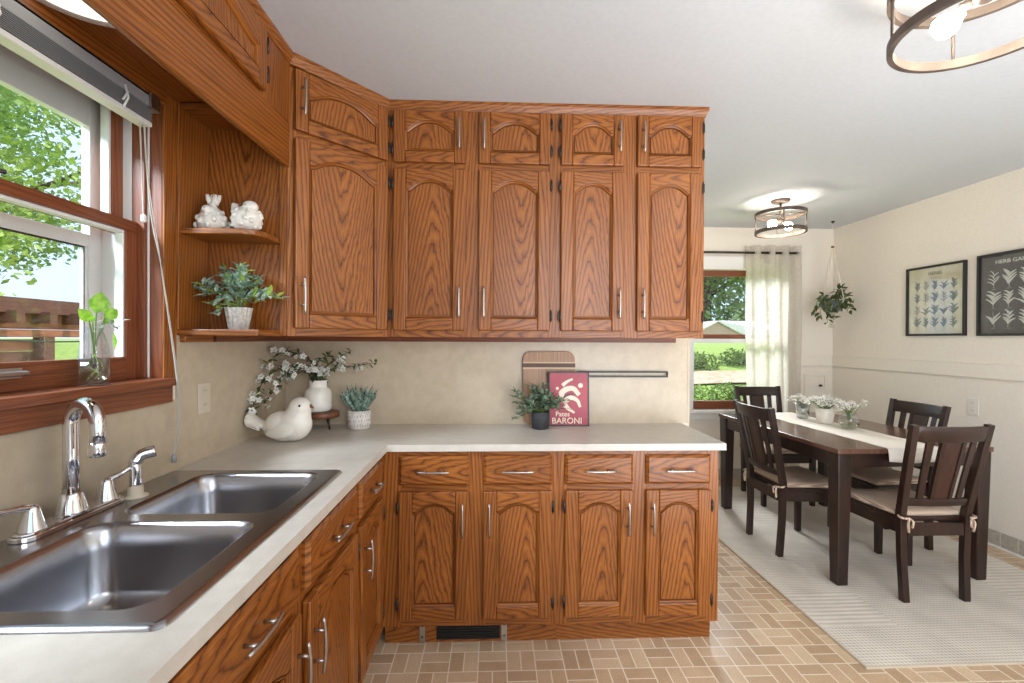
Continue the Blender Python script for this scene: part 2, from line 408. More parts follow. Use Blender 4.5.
# chair rail, base tile, backsplash
f = MB('wall'); f.box((XW-.018, YS, 1.121), (XW, YF, 1.219), 'y'); struct(f.build('trim_1', bevel=.003))
f = MB('wall'); f.box((2.95, YF-.018, 1.121), (XW-.018, YF, 1.219), 'x'); struct(f.build('trim_2', bevel=.003))
f = MB(['tilebase', 'white']); f.box((XW-.012, YS, 0), (XW, YF, .105)); f.box((XW-.022, YS, 0), (XW-.012, YF, .012), mat=1); struct(f.build('baseboard_right'))
f = MB(['tilebase', 'white']); f.box((1.078, YF-.012, 0), (XW-.022, YF, .105)); struct(f.build('baseboard_far'))
f = MB('splash'); f.box((XL, YB-.006, ZC), (1.066, YB, 1.40)); f.box((1.066, YB-.008, ZC), (1.078, YB, 1.40)); struct(f.build('trim_3'))
f = MB('splash'); f.box((XL, -.9, ZC), (XL+.005, 1.669, 1.16)); f.box((XL, 1.669, ZC), (XL+.005, YB-.006, 1.40)); struct(f.build('trim_4'))

# ------------------------------------------------------------------ sink window
win = struct(thing('window_1', None, None, (XL, 1.0, WZ0))); 
def wpart(name, mats, parent=win, bevel=.002):
    class B(MB):
        def fin(s): 
            T = Vector((XL, 1.0, WZ0)); s.v = [tuple(Vector(p)-T) for p in s.v]; return s.build(name, parent, bevel)
    return B(mats)
b = wpart('casing', 'oak'); b.box((XL, WY1, 1.235), (XL+.008, 1.666, 2.20), 'z'); b.box((XL, -.1, WZ1), (XL+.012, WY1, 2.205), 'y'); b.fin()
b = wpart('jamb', 'oakdark')
b.box((-1.335, WY1, WZ0), (XL, WY1+.02, WZ1+.01), 'z'); b.box((-1.335, WY0, WZ1), (XL, WY1, WZ1+.02), 'y'); b.box((-1.205, WY1-.016, 1.24), (-1.163, WY1, WZ1), 'z'); b.fin()
b = wpart('jamb_liner', 'vinyl'); b.box((-1.335, WY1-.016, 1.20), (-1.205, WY1, WZ1)); b.box((-1.163, WY1-.006, 1.24), (-1.157, WY1, WZ1)); b.fin()
b = wpart('sill', 'oakdark'); b.box((-1.34, WY0-.1, 1.205), (XL, WY1, 1.239), 'y'); b.box((XL, -.1, 1.213), (XL+.04, 1.62, 1.239), 'y'); b.box((XL, -.1, 1.155), (XL+.018, 1.632, 1.213), 'y'); b.fin()
# lower sash (inner track)
x0, x1 = -1.226, -1.190
b = wpart('lower_sash', 'oakdark')
b.box((x0, 1.548, 1.239), (x1, WY1-.006, 1.757), 'z'); b.box((x0, WY0, 1.722), (x1+.004, 1.60, 1.757), 'y'); b.box((x0, WY0, 1.239), (x1, 1.548, 1.312), 'y'); b.box((x0, WY0, 1.312), (x1, .36, 1.722), 'z')
ls = b.fin()
b = wpart('sash_bead', 'vinyl', ls); b.box((x0+.004, .36, 1.712), (x1-.006, 1.548, 1.722), 'y'); b.box((x0+.004, 1.541, 1.312), (x1-.006, 1.548, 1.712)); b.fin()
b = wpart('pane', 'pane', ls, 0); b.box((-1.212, .36, 1.312), (-1.208, 1.548, 1.722)); b.fin()
b = wpart('sash_handle', 'nickel', ls); b.tube(bez([(x1, 1.08, 1.285), (x1+.03, 1.085, 1.285), (x1+.032, 1.19, 1.285), (x1, 1.195, 1.285)], 6), .007, 8); b.box((x1, 1.065, 1.272), (x1+.006, 1.21, 1.298)); b.fin()
b = wpart('sash_lock', 'bronze', ls); b.lathe([(.022, 0), (.022, .012), (.01, .02)], (-1.205, 1.14, 1.757)); b.tube([(-1.205, 1.14, 1.772), (-1.175, 1.165, 1.772)], .006, 8); b.fin()
# upper sash (outer track)
x0, x1 = -1.268, -1.232
b = wpart('upper_sash', 'oakdark'); b.box((x0, 1.548, 1.72), (x1, WY1-.016, WZ1), 'z'); b.box((x0, WY0, 2.125), (x1, 1.548, WZ1), 'y'); b.box((x0, WY0, 1.722), (x1, 1.548, 1.752), 'y'); us = b.fin()
b = wpart('sash_bead', 'vinyl', us); b.box((x0+.004, 1.538, 1.752), (x1-.006, 1.548, 2.125)); b.fin()
b = wpart('pane', 'pane', us, 0); b.box((-1.252, WY0, 1.752), (-1.249, 1.548, 2.125)); b.fin()
# white storm frame outside
b = wpart('storm_frame', 'vinyl')
b.box((-1.328, 1.543, 1.22), (-1.30, WY1-.016, WZ1), 'z'); b.box((-1.327, WY0, 1.665), (-1.301, 1.543, 1.705), 'y'); b.box((-1.327, WY0, 1.22), (-1.301, 1.543, 1.262), 'y'); b.box((-1.327, WY0, 2.05), (-1.301, 1.543, WZ1), 'y'); b.box((-1.320, 1.528, 1.262), (-1.306, 1.543, 1.665), 'z'); b.fin()
b = wpart('storm_gasket', 'black'); b.box((-1.3055, 1.524, 1.262), (-1.303, 1.528, 1.665)); b.box((-1.3055, WY0, 1.659), (-1.303, 1.524, 1.665)); b.fin()

# raised venetian blind
bl = thing('venetian_blind', 'grey aluminium venetian blind pulled up under the window head', 'blind', (XL-.03, .9, 2.155))
def rel(o_loc, mb): 
    T = Vector(o_loc); mb.v = [tuple(Vector(p)-T) for p in mb.v]; return mb
L = bl.location.copy()
b = MB(['blind', 'nickel']); b.box((XL-.022, .1, 2.112), (XL+.018, 1.548, 2.152)); b.box((XL+.018, .1, 2.142), (XL-.004, 1.548, 2.152)); b.box((XL-.026, 1.52, 2.105), (XL+.026, 1.562, 2.155), mat=1); rel(L, b).build('headrail', bl, .002)
for k in range(9):
    b = MB('blind'); z = 2.068+.0048*k; b.prism([(XL-.025, z), (XL-.004, z+.0025), (XL+.018, z), (XL+.018, z+.0012), (XL-.004, z+.0037), (XL-.025, z+.0012)], .12, 1.535, 'xz', 'y'); rel(L, b).build('slat', bl)
b = MB('vinyl'); b.box((XL-.024, .12, 2.050), (XL+.017, 1.537, 2.064)); rel(L, b).build('bottom_rail', bl, .002)
for y in (.62, 1.06, 1.42):
    b = MB('vinyl'); b.tube([(XL+.022, y, 2.125), (XL+.024, y+.01, 2.09), (XL+.021, y-.005, 2.055)], .0035, 6); b.tube([(XL+.022, y+.012, 2.11), (XL+.024, y-.01, 2.075)], .003, 6); rel(L, b).build('ladder_tape', bl)
b = MB('cord'); b.tube(bez([(XL+.0, 1.505, 2.11), (XL+.006, 1.507, 1.9), (XL+.008, 1.512, 1.76)], 8), .0022, 6)
b.tube(bez([(XL+.004, 1.515, 2.11), (XL+.012, 1.522, 1.9), (XL+.03, 1.555, 1.62), (XL+.046, 1.606, 1.25), (XL+.048, 1.612, 1.10), (XL+.032, 1.615, .975)], 8), .0018, 6)
b.tube(bez([(XL+.004, 1.518, 2.11), (XL+.014, 1.53, 1.8), (XL+.032, 1.562, 1.58), (XL+.047, 1.61, 1.25), (XL+.046, 1.625, 1.08), (XL+.033, 1.617, .975)], 8), .0018, 6)
cd = rel(L, b).build('pull_cord', bl)
b = MB('vinyl'); b.lathe([(.003, 0), (.008, -.004), (.008, -.022), (.004, -.026)], (XL+.008, 1.512, 1.765), 12); rel(L, b).build('cord_tassel', cd)
b = MB('blind'); b.lathe([(.003, .004), (.007, 0), (.009, -.022), (.002, -.026)], (XL+.033, 1.616, .975), 12); rel(L, b).build('cord_tassel', cd)

# ------------------------------------------------------------------ cabinet parts (local x right, y into the cabinet, z up; front face y = 0)
def arch_pts(w, rise, n=18, fr=.86):
    out = []
    for k in range(n+1):
        s = -1+2*k/n; d = abs(s)/fr
        out.append((s*w/2, rise*(1-d**2.3) if d < 1 else 0.0))
    return out
def pull(mb, c, vertical, L=.1, n=-1):
    """arched bar pull, c = centre on the face (x, y, z)"""
    x, y, z = c; pts = []
    for k in range(13):
        t = -1+2*k/12; o = L/2*t; dep = .030-.006*abs(t)**2.2
        pts.append((x, y+n*dep, z+o) if vertical else (x+o, y+n*dep, z))
    mb.tube(pts, [.0048 if 0 < k < 12 else .0042 for k in range(13)], 8)
    for t in (-.55, .55):
        o = L/2*t
        a = (x, y, z+o) if vertical else (x+o, y, z); e = (x, y+n*.027, z+o) if vertical else (x+o, y+n*.027, z)
        mb.tube([a, e], .0045, 8)
def hinge(parent, x, z, y=0):
    b = MB('bronze'); b.tube([(x, y-.021, z-.022), (x, y-.021, z+.022)], .0045, 8); b.box((x-.007, y-.021, z-.02), (x+.007, y-.0185, z+.02)); b.tube([(x, y-.021, z-.029), (x, y-.021, z+.029)], .0028, 6); b.build('hinge', parent)
def door(root, x0, x1, z0, z1, hand, hz=None, fw_=.058, rise=None, th=.022, pull_x=None, hinges=None, bead='oak'):
    """raised frame door with a cathedral arch and recessed panel. hand: 'l' hinges on the left"""
    cx, w = (x0+x1)/2, x1-x0; h = z1-z0
    rise = rise if rise is not None else min(.045, w*.13)
    b = MB('oak')
    b.box((x0, -th, z0), (x0+fw_, 0, z1), 'z'); b.box((x1-fw_, -th, z0), (x1, 0, z1), 'z')
    b.box((x0+fw_, -th+.0006, z0), (x1-fw_, 0, z0+fw_), 'x', cath=True)
    iw = w-2*fw_; A = arch_pts(iw, rise); zs = z1-fw_-.018-rise*.45
    zs = max(zs, z0+fw_+.03)
    poly = [(cx+p[0], zs+p[1]) for p in A]+[(x1-fw_, z1), (x0+fw_, z1)]
    b.prism(poly, -th+.0006, 0, 'xz', 'x', cath=True)
    d = b.build('door', root, .005)
    # panel with a moulded bead around it
    p = MB('oak'); top = [(cx+q[0], zs+q[1]) for q in A]; i0 = [(x0+fw_, z0+fw_), (x1-fw_, z0+fw_)]
    poly = i0+top[::-1]
    c0 = (cx, (z0+z1)/2); n = len(poly)
    def inset(e):
        out = []
        for k, (px, pz) in enumerate(poly):
            a, c = Vector(poly[k-1]), Vector(poly[(k+1) % n]); o = Vector((px, pz)); d0 = (o-a).normalized(); d1 = (c-o).normalized()
            n0, n1 = Vector((-d0.y, d0.x)), Vector((-d1.y, d1.x)); m_ = (n0+n1); m_ = m_/max(.6, m_.dot(n0)) if m_.length > 1e-4 else n0
            out.append((px+m_.x*e, pz+m_.y*e))
        return out
    prev = None; ou = random.uniform(0, 40)
    for e, y in ((0, -th+.0006), (.0015, -th+.005), (.0075, -.0125), (.0085, -.003), (.0125, -.003), (.0135, -.0095)):
        ring = inset(e); a = p.pts([(q[0], y, q[1]) for q in ring])
        if prev is not None:
            for k in range(n):
                q = (k+1) % n
                p.face((prev+k, prev+q, a+q, a+k), [(poly[k][1]*.3+ou, .1), (poly[q][1]*.3+ou, .1), (ring[q][1]*.3+ou, .11), (ring[k][1]*.3+ou, .11)])
        prev = a
    ou = random.uniform(0, 60); ov = random.uniform(-.05, .05); us = random.choice((-1, 1))
    p.face([prev+k for k in range(n)], [(us*q[1]+ou, q[0]-cx+ov) for q in ring])
    p.build('panel', d)
    b = MB('nickel'); hx = pull_x if pull_x is not None else (x1-.026 if hand == 'l' else x0+.026)
    pull(b, (hx, -th, hz if hz is not None else (z0+z1)/2), True, .145); b.build('handle', d)
    hxx = x0-.004 if hand == 'l' else x1+.004
    for hzz in (hinges or ((z0+.07, z1-.07) if h > .4 else (z0+.06, z1-.055))): hinge(d, hxx, hzz)
    return d
def drawer(root, x0, x1, z0, z1, th=.019, handle=True):
    b = MB('oak'); w, h = x1-x0, z1-z0; e = .012
    P = [(x0, -th*.45, z0), (x1, -th*.45, z0), (x1, -th*.45, z1), (x0, -th*.45, z1)]; Q = [(x0+e, -th, z0+e), (x1-e, -th, z0+e), (x1-e, -th, z1-e), (x0+e, -th, z1-e)]; K = [(p[0], 0, p[2]) for p in P]
    ou = random.uniform(0, 60); uv = lambda p: (p[0]+ou, p[2]-(z0+z1)/2)
    a, c, k = b.pts(P), b.pts(Q), b.pts(K)
    b.face((c, c+1, c+2, c+3), [uv(q) for q in Q])
    for i in range(4):
        j = (i+1) % 4
        b.face((a+i, a+j, c+j, c+i), [uv(P[i]), uv(P[j]), uv(Q[j]), uv(Q[i])]); b.face((k+i, k+j, a+j, a+i), [uv(K[i]), uv(K[j]), uv(P[j]), uv(P[i])])
    d = b.build('drawer', root)
    if handle:
        b = MB('nickel'); pull(b, ((x0+x1)/2, -th, (z0+z1)/2), False, .14 if w > .25 else .11); b.build('handle', d)
    return d
def frame_part(root, stiles, rails, y=0, th=.019):
    """stiles: (x0, x1, z0, z1); rails: (x0, x1, z0, z1)"""
    b = MB('oak')
    for x0, x1, z0, z1 in stiles: b.box((x0, y, z0), (x1, y+th, z1), 'z')
    for x0, x1, z0, z1 in rails: b.box((x0, y+.0004, z0), (x1, y+th, z1), 'x', cath=random.random() < .6)
    return b.build('face_frame', root, .001)

# ---- base cabinets, back run
YFc = 2.059
BC_lab = ('oak base cabinet left of the centre stile on the back run, above the toe-kick grille', 'oak base cabinet at the right end of the back run, beside the dining area')
specs = [(-.488, .289, [(-.416, -.110, 'l'), (-.045, .258, 'r')]), (.289, 1.0157, [(.317, .622, 'l'), (.680, .974, 'r')])]
for (bx0, bx1, ds), lab in zip(specs, BC_lab):
    root = thing('base_cabinet', lab, 'cabinet', (bx0, YFc, 0), 0, 'oak base cabinets on the back run'); W = bx1-bx0
    b = MB('oak'); b.box((0, .019, .102), (W, YB-YFc, .884), 'z'); b.build('carcass', root)
    b = MB('oak'); b.box((0, .050, 0), (W-.012 if bx1 > 1 else W, .40, .102), 'x', cath=True); b.build('toe_kick', root)
    D = [(a-bx0, c-bx0, h) for a, c, h in ds]
    st = [(0, D[0][0]+.01, .102, .884), (D[0][1]-.01, D[1][0]+.01, .102, .884), (D[1][1]-.01, W, .102, .884)]
    rl = []
    for s0, s1 in ((st[0][1], st[1][0]), (st[1][1], st[2][0])): rl += [(s0, s1, .102, .15), (s0, s1, .69, .745), (s0, s1, .845, .884)]
    frame_part(root, st, rl)
    for a, c, h in D:
        door(root, a, c, .140, .704, h, hz=.585)
        drawer(root, a, c, .730, .860)
# ---- left run (faces +x): local x = world y
for y0_, y1_, ds, lab in ((-.30, 1.173, [(.22, .655, 'l'), (.705, 1.150, 'l')], 'oak sink base cabinet nearest the camera, under the double bowl sink'),
                         (1.173, 1.645, [(1.197, 1.622, 'r')], 'oak base cabinet on the sink run, second from the corner, one drawer over one door'),
                         (1.645, 2.059, [(1.668, 1.985, 'r')], 'narrow oak base cabinet on the sink run right at the inner corner')):
    root = thing('base_cabinet', lab, 'cabinet', (-.488, y0_, 0), R(90), 'oak base cabinets on the sink run'); W = y1_-y0_
    zc_ = .70 if y0_ < 1.6 else .884
    b = MB('oak'); b.box((0, .019, .102), (W, .10 if zc_ < .8 else .60, .884), 'z')
    if zc_ < .8: b.box((0, .10, .102), (W, .60, .70), 'z')
    b.build('carcass', root)
    b = MB('oak'); b.box((0, .050, 0), (W, .40, .102), 'x'); b.build('toe_kick', root)
    Ds = [(a-y0_, c-y0_, h) for a, c, h in ds]; st = []; rl = []; x_ = 0
    for a, c, h in Ds:
        st.append((x_, a+.01, .102, .884)); x_ = c-.01
        rl += [(a+.01, c-.01, .102, .15), (a+.01, c-.01, .69, .745), (a+.01, c-.01, .845, .884)]
    st.append((x_, W, .102, .884)); frame_part(root, st, rl)
    for a, c, h in Ds:
        door(root, a, c, .140, .704, h, hz=.575); drawer(root, a, c, .730, .860)
# toe-kick register
g = thing('floor_register', 'black toe-kick heating grille between two steel brackets under the back cabinets', 'vent', (-.12, 2.109, 0))
b = MB('black'); b.box((-.135, -.004, .012), (.150, 0, .088))
for k in range(6): b.box((-.135, -.009, .018+k*.012), (.150, -.004, .023+k*.012), 'x')
b.build('grille', g)
for x in (-.20, .170):
    b = MB('nickel'); b.box((x-.013, -.006, .004), (x+.013, 0, .098)); bk = b.build('bracket', g, .001)
    b = MB('bronze'); 
    for z in (.028, .078): b.tube([(x, -.006, z), (x, -.009, z)], .004, 8)
    b.build('screw', bk)

# ---- countertop
ct = MB('counter')
sx0, sx1, sy0, sy1 = -1.085, -.535, .755, 1.615
cf = -.463; yfr = 2.029; z0, z1 = .884, ZC
ct.box((XL, -.9, z0), (cf, sy0, z1)); ct.box((XL, sy1, z0), (cf, yfr, z1)); ct.box((XL, sy0, z0), (sx0, sy1, z1)); ct.box((sx1, sy0, z0), (cf, sy1, z1)); ct.box((XL, yfr, z0), (XR, YB-.006, z1))
o = ct.build('countertop'); tag(o, 'L-shaped beige laminate countertop over the oak base cabinets', 'countertop')

# ---- sink
sk = thing('kitchen_sink', 'double bowl stainless steel sink set into the left counter', 'sink', (-.805, 1.185, ZC))
def rrect(x0, x1, y0, y1, r, n=6):
    out = []
    for cx, cy, a0 in ((x1-r, y1-r, 0), (x0+r, y1-r, 90), (x0+r, y0+r, 180), (x1-r, y0+r, 270)):
        for k in range(n+1):
            a = R(a0+90*k/n); out.append((cx+r*math.cos(a), cy+r*math.sin(a)))
    return out
ox0, ox1, oy0, oy1 = -1.095+.805, -.522+.805, .745-1.185, 1.628-1.185
bowls = [(-.972+.805, -.575+.805, .792-1.185, 1.175-1.185), (-.972+.805, -.575+.805, 1.222-1.185, 1.590-1.185)]
def sink_mesh():
    bm = bmesh.new(); edges = []; loops = []
    for lp in [rrect(ox0+.012, ox1-.012, oy0+.012, oy1-.012, .018)]+[rrect(*q, .055) for q in bowls]:
        vs = [bm.verts.new((x, y, .0085)) for x, y in lp]; loops.append(vs)
        edges += [bm.edges.new((vs[i], vs[(i+1) % len(vs)])) for i in range(len(vs))]
    bmesh.ops.triangle_fill(bm, use_beauty=True, use_dissolve=False, edges=edges)
    def strip(A, pts):
        B = [bm.verts.new(p) for p in pts]
        for i in range(len(A)):
            j = (i+1) % len(A); fc = bm.faces.new((A[i], A[j], B[j], B[i])); fc.smooth = True
        return B
    A = strip(loops[0], [(x, y, .0075) for x, y in rrect(ox0+.004, ox1-.004, oy0+.004, oy1-.004, .018)])
    A = strip(A, [(x, y, .0005) for x, y in rrect(ox0, ox1, oy0, oy1, .018)])
    for q, A in zip(bowls, loops[1:]):
        for ins, z, r in ((.004, .006, .055), (.010, -.006, .055), (.016, -.05, .055), (.024, -.145, .055), (.034, -.168, .05), (.06, -.182, .05)):
            A = strip(A, [(x, y, z) for x, y in rrect(q[0]+ins, q[1]-ins, q[2]+ins, q[3]-ins, r)])
        c = bm.verts.new(((q[0]+q[1])/2, (q[2]+q[3])/2, -.188))
        for i in range(len(A)):
            fc = bm.faces.new((A[i], A[(i+1) % len(A)], c)); fc.smooth = True
    bmesh.ops.recalc_face_normals(bm, faces=bm.faces)
    me = bpy.data.meshes.new('basin'); bm.to_mesh(me); bm.free(); me.materials.append(M['steel']); return me
o = bpy.data.objects.new('basin', sink_mesh()); COL.objects.link(o); o.parent = sk
for q in bowls:
    b = MB(['chrome', 'black']); c = ((q[0]+q[1])/2, (q[2]+q[3])/2, -.187); b.lathe([(.045, 0), (.045, .004), (.036, .005), (.03, .001)], c, 24); b.lathe([(.028, .0012), (.001, .0015)], c, 16, mat=1); b.build('drain', sk)
# ---- faucet
fz = ZC+.0085
fc = thing('faucet', 'chrome gooseneck faucet with two lever handles on the sink deck', 'faucet', (-1.046, 1.188, fz))
b = MB('chrome'); b.prism(rrect(-.030, .030, -.140, .145, .029), 0, .012, 'xy'); b.prism(rrect(-.025, .025, -.135, .140, .024), .012, .017, 'xy'); b.build('deck_plate', fc, .003)
b = MB('chrome'); b.lathe([(.033, .017), (.032, .024), (.0235, .060), (.021, .066), (.019, .070)], (0, 0, 0), 28)
dx, dy = Vector((.094, -.034, 0)).normalized()[:2]; rr = .048; pth = [(0, 0, .06), (0, 0, .16), (0, 0, .240)]
for k in range(1, 17):
    a = math.pi*(1-k/16); pth.append((dx*(rr+rr*math.cos(a)), dy*(rr+rr*math.cos(a)), .240+rr*1.05*math.sin(a)))
pth += [(dx*2*rr, dy*2*rr, .225), (dx*2*rr, dy*2*rr, .195)]
b.tube(pth, .0165, 18); sp_ = b.build('spout', fc)
b = MB('chrome'); b.lathe([(.0165, .200), (.0175, .195), (.0175, .172), (.015, .165), (.012, .165)], (dx*2*rr, dy*2*rr, 0), 24); b.build('aerator', sp_)
for y, ang, lift in ((-.098, -96, .006), (.104, 70, .012)):
    b = MB('chrome'); b.lathe([(.026, .012), (.025, .018), (.015, .058), (.0145, .066), (.009, .072), (.001, .073)], (0, y, 0), 24); h = b.build('valve_base', fc)
    a = R(ang); e = (math.cos(a)*(.09 if y < 0 else .06), y+math.sin(a)*(.09 if y < 0 else .06), .062+lift+.012)
    b = MB('chrome'); b.tube(bez([(0, y, .066), (math.cos(a)*.03, y+math.sin(a)*.03, .073), e], 6), [.009]*6+[.0075]*7, 12); b.build('lever_handle', h)
o = thing('sink_sprayer', 'chrome side sprayer in a white ring right of the faucet', 'sprayer', (-1.018, 1.357, fz))
b = MB('plate'); b.lathe([(.031, 0), (.030, .004), (.019, .007), (.018, .03), (.014, .032)], (0, 0, 0), 24); b.build('holder_ring', o)
b = MB('chrome'); b.tube(bez([(0, 0, .03), (0, 0, .075), (-.002, .0, .098), (.008, .012, .117), (.034, .030, .124)], 6), [.0145]*12+[.0165]*13, 14); b.build('spray_head', o)

# ---- upper cabinets, back run
YU = 2.194; ZU = 1.383; ZF = 2.455
UC_lab = ('oak wall cabinet in the middle of the back wall, next to the angled corner cabinet', 'oak wall cabinet at the right end of the back wall beside the dining opening')
for (bx0, bx1, ds), lab in zip([(-.497, .287, [(-.472, -.139, 'l'), (-.076, .260, 'r')]), (.287, 1.003, [(.311, .612, 'l'), (.674, .985, 'r')])], UC_lab):
    root = thing('wall_cabinet', lab, 'cabinet', (bx0, YU, ZU), 0, 'oak wall cabinets on the back wall'); W = bx1-bx0
    b = MB('oak'); b.box((0, .019, .018), (W, YB-YU-.006, ZF-ZU), 'z'); b.build('carcass', root)
    b = MB('oakdark'); b.box((0, YB-YU-.03, -.024), (W-.012 if bx1 > .9 else W, YB-YU-.008, .018), 'x'); b.build('hanging_rail', root)
    D = [(a-bx0, c-bx0, h) for a, c, h in ds]; T = ZF-ZU
    st = [(0, D[0][0]+.01, 0, T), (D[0][1]-.01, D[1][0]+.01, 0, T), (D[1][1]-.01, W, 0, T)]; rl = []
    for s0, s1 in ((st[0][1], st[1][0]), (st[1][1], st[2][0])): rl += [(s0, s1, 0, .045), (s0, s1, .775, .825), (s0, s1, T-.03, T)]
    frame_part(root, st, rl)
    for k, (a, c, h) in enumerate(D):
        door(root, a, c, 1.415-ZU, 2.166-ZU, h, hz=1.545-ZU)
        door(root, a, c, 2.197-ZU, 2.436-ZU, h, hz=2.325-ZU, rise=.045, fw_=.052)
# ---- angled corner wall cabinet
ax0, ay0, ax1, ay1 = -.812, 1.852, -.497, 2.194
ang = math.atan2(ay1-ay0, ax1-ax0); LD = math.hypot(ax1-ax0, ay1-ay0)
root = thing('corner_wall_cabinet', 'angled oak corner wall cabinet with one tall and one short door', 'cabinet', (ax0, ay0, ZU), ang)
T = ZF-ZU
inv = Matrix.Translation((ax0, ay0, 0)) @ Matrix.Rotation(ang, 4, 'Z'); inv.invert()
foot = [(ax0, ay0), (ax1, ay1), (ax1, YB-.006), (XL, YB-.006), (XL, ay0)]
foot = [tuple((inv @ Vector((p[0], p[1], 0)))[:2]) for p in foot]
foot[0] = (foot[0][0], foot[0][1]+.019); foot[1] = (foot[1][0], foot[1][1]+.019)
b = MB('oak'); b.prism(foot, .018, T, 'xy', 'y')
b.build('carcass', root)
Rz = Matrix.Rotation(-ang, 4, 'Z')
b = MB('oak'); b.X = Rz; b.box((XL-ax0, -.004, .004), (-.002, .0, T), 'z', cath=True); b.build('side_panel', root)
b = MB('oakdark'); b.X = Rz; b.box((XL-ax0+.002, YB-ay0-.03, -.024), (ax1-ax0, YB-ay0-.008, .018), 'x'); b.box((XL-ax0+.008, .01, -.024), (XL-ax0+.028, YB-ay0-.03, .018), 'y'); b.build('hanging_rail', root)
frame_part(root, [(0, .035, 0, T), (LD-.030, LD, 0, T)], [(.035, LD-.03, 0, .045), (.035, LD-.03, .775, .825), (.035, LD-.03, T-.03, T)])
door(root, .022, LD-.017, 1.415-ZU, 2.166-ZU, 'r', hz=1.545-ZU); door(root, .022, LD-.017, 2.197-ZU, 2.436-ZU, 'r', hz=2.325-ZU, rise=.045, fw_=.052)
# ---- open shelf unit between window and corner cabinet
sh = thing('corner_shelf_unit', 'open oak corner shelves between the window and the angled cabinet', 'shelf', (XL, 1.66, ZU))
def shb(name, fn, bevel=.003):
    b = MB('oak'); fn(b); rel((XL, 1.66, ZU), b); return b.build(name, sh, bevel)
shb('wall_panel', lambda b: b.box((XL+.0, 1.669, ZU+.02), (XL+.012, 1.848, 2.205), 'z'))
def shelf_poly(z, x1):
    return [(XL+.012, 1.672), (x1-.055, 1.672), (x1-.02, 1.69), (x1, 1.735), (x1, 1.846), (XL+.012, 1.846)]
shb('shelf_board', lambda b: b.prism(shelf_poly(0, -.835), 1.742, 1.762, 'xy', 'x'))
shb('shelf_board', lambda b: b.box((XL, 1.670, ZU), (ax0-.02, 1.846, ZU+.022), 'x'))
shb('shelf_board', lambda b: b.box((XL+.012, 1.672, 2.180), (ax0, 1.846, 2.20), 'x'))
shb('hanging_rail', lambda b: b.box((XL+.008, 1.68, ZU-.024), (XL+.028, 1.846, ZU), 'y'))
shb('front_stile', lambda b: b.box((ax0-.022, ay0-.018, ZU), (ax0+.002, ay0-.004, 2.06), 'z'), .001)
# ---- bridge cabinet over the sink window
XB = -.800
br = thing('bridge_cabinet', 'oak bridge cabinet and valance running over the sink window', 'cabinet', (XB, 1.84, 2.04), R(90))
# local x = world y (0 at y 1.84, negative towards the camera), local y = into the wall (-x)
b = MB('oak'); b.box((-2.6, .019, .165), (.0, -XL+XB, .415), 'x'); b.build('carcass', br)
b = MB('oak'); b.box((-2.6, -.001, 0), (.0, .019, .062), 'x'); b.box((-2.6, .0, .0625), (.0, .019, .17), 'x'); b.build('valance', br, .003)
frame_part(br, [(-.225, .0, .17, .415), (-1.10, -1.02, .17, .415), (-2.6, -1.95, .17, .415)], [(-1.02, -.225, .17, .20), (-1.02, -.225, .385, .415), (-1.95, -1.10, .17, .20), (-1.95, -1.10, .385, .415)])
door(br, -1.03, -.218, .178, .392, 'r', hz=.285, rise=.04, fw_=.052); door(br, -1.94, -1.09, .178, .392, 'l', hz=.285, rise=.04, fw_=.052)
# ---- crown moulding along the cabinet tops
def sweep(path, prof):
    """profile (out, z) swept along a horizontal polyline; out is to the right of travel"""
    b = MB('oak'); P = [Vector((x, y, 0)) for x, y in path]; rows = []; L_ = 0
    for i, p in enumerate(P):
        d0 = (P[i]-P[i-1]).normalized() if i else None; d1 = (P[i+1]-P[i]).normalized() if i < len(P)-1 else None
        d = ((d0 or d1)+(d1 or d0)).normalized(); nrm = Vector((d.y, -d.x, 0)); k = 1/max(.3, nrm.dot(Vector(((d1 or d0).y, -(d1 or d0).x, 0))))
        rows.append(b.pts([(p.x+nrm.x*o*k, p.y+nrm.y*o*k, z) for o, z in prof]))
    n = len(prof)
    for i, (a, c) in enumerate(zip(rows, rows[1:])):
        l0 = L_; L_ += (P[i+1]-P[i]).length
        for k in range(n):
            q = (k+1) % n; b.face((a+k, c+k, c+q, a+q), [(l0, .08+.01*k), (L_, .08+.01*k), (L_, .09+.01*k), (l0, .09+.01*k)])
    b.face([rows[0]+k for k in range(n)]); b.face([rows[-1]+k for k in range(n)][::-1])
    return b
b = sweep([(XB, -.7), (XB+.0, ay0-.012), (ax1, YU), (1.003, YU), (1.003, YB-.01)], [(-.03, 2.442), (.004, 2.442), (.007, 2.452), (.013, 2.462), (.016, 2.470), (.016, 2.4845), (-.03, 2.4845)])
tag(b.build('crown_molding'), 'oak crown strip where the wall cabinets meet the ceiling', 'molding')
# ---- disc lamp under the bridge cabinet
ul = thing('disc_lamp', 'round white disc lamp under the bridge cabinet by the window', 'lamp', (-.965, 1.115, 2.205))
b = MB('white'); b.lathe([(.155, 0), (.155, -.014), (.148, -.020), (.128, -.020)], (0, 0, 0), 40, cap=False); b.build('rim', ul)
b = MB('diffuser'); b.lathe([(.128, -.018), (.09, -.021), (.001, -.022)], (0, 0, 0), 40); b.build('diffuser', ul)

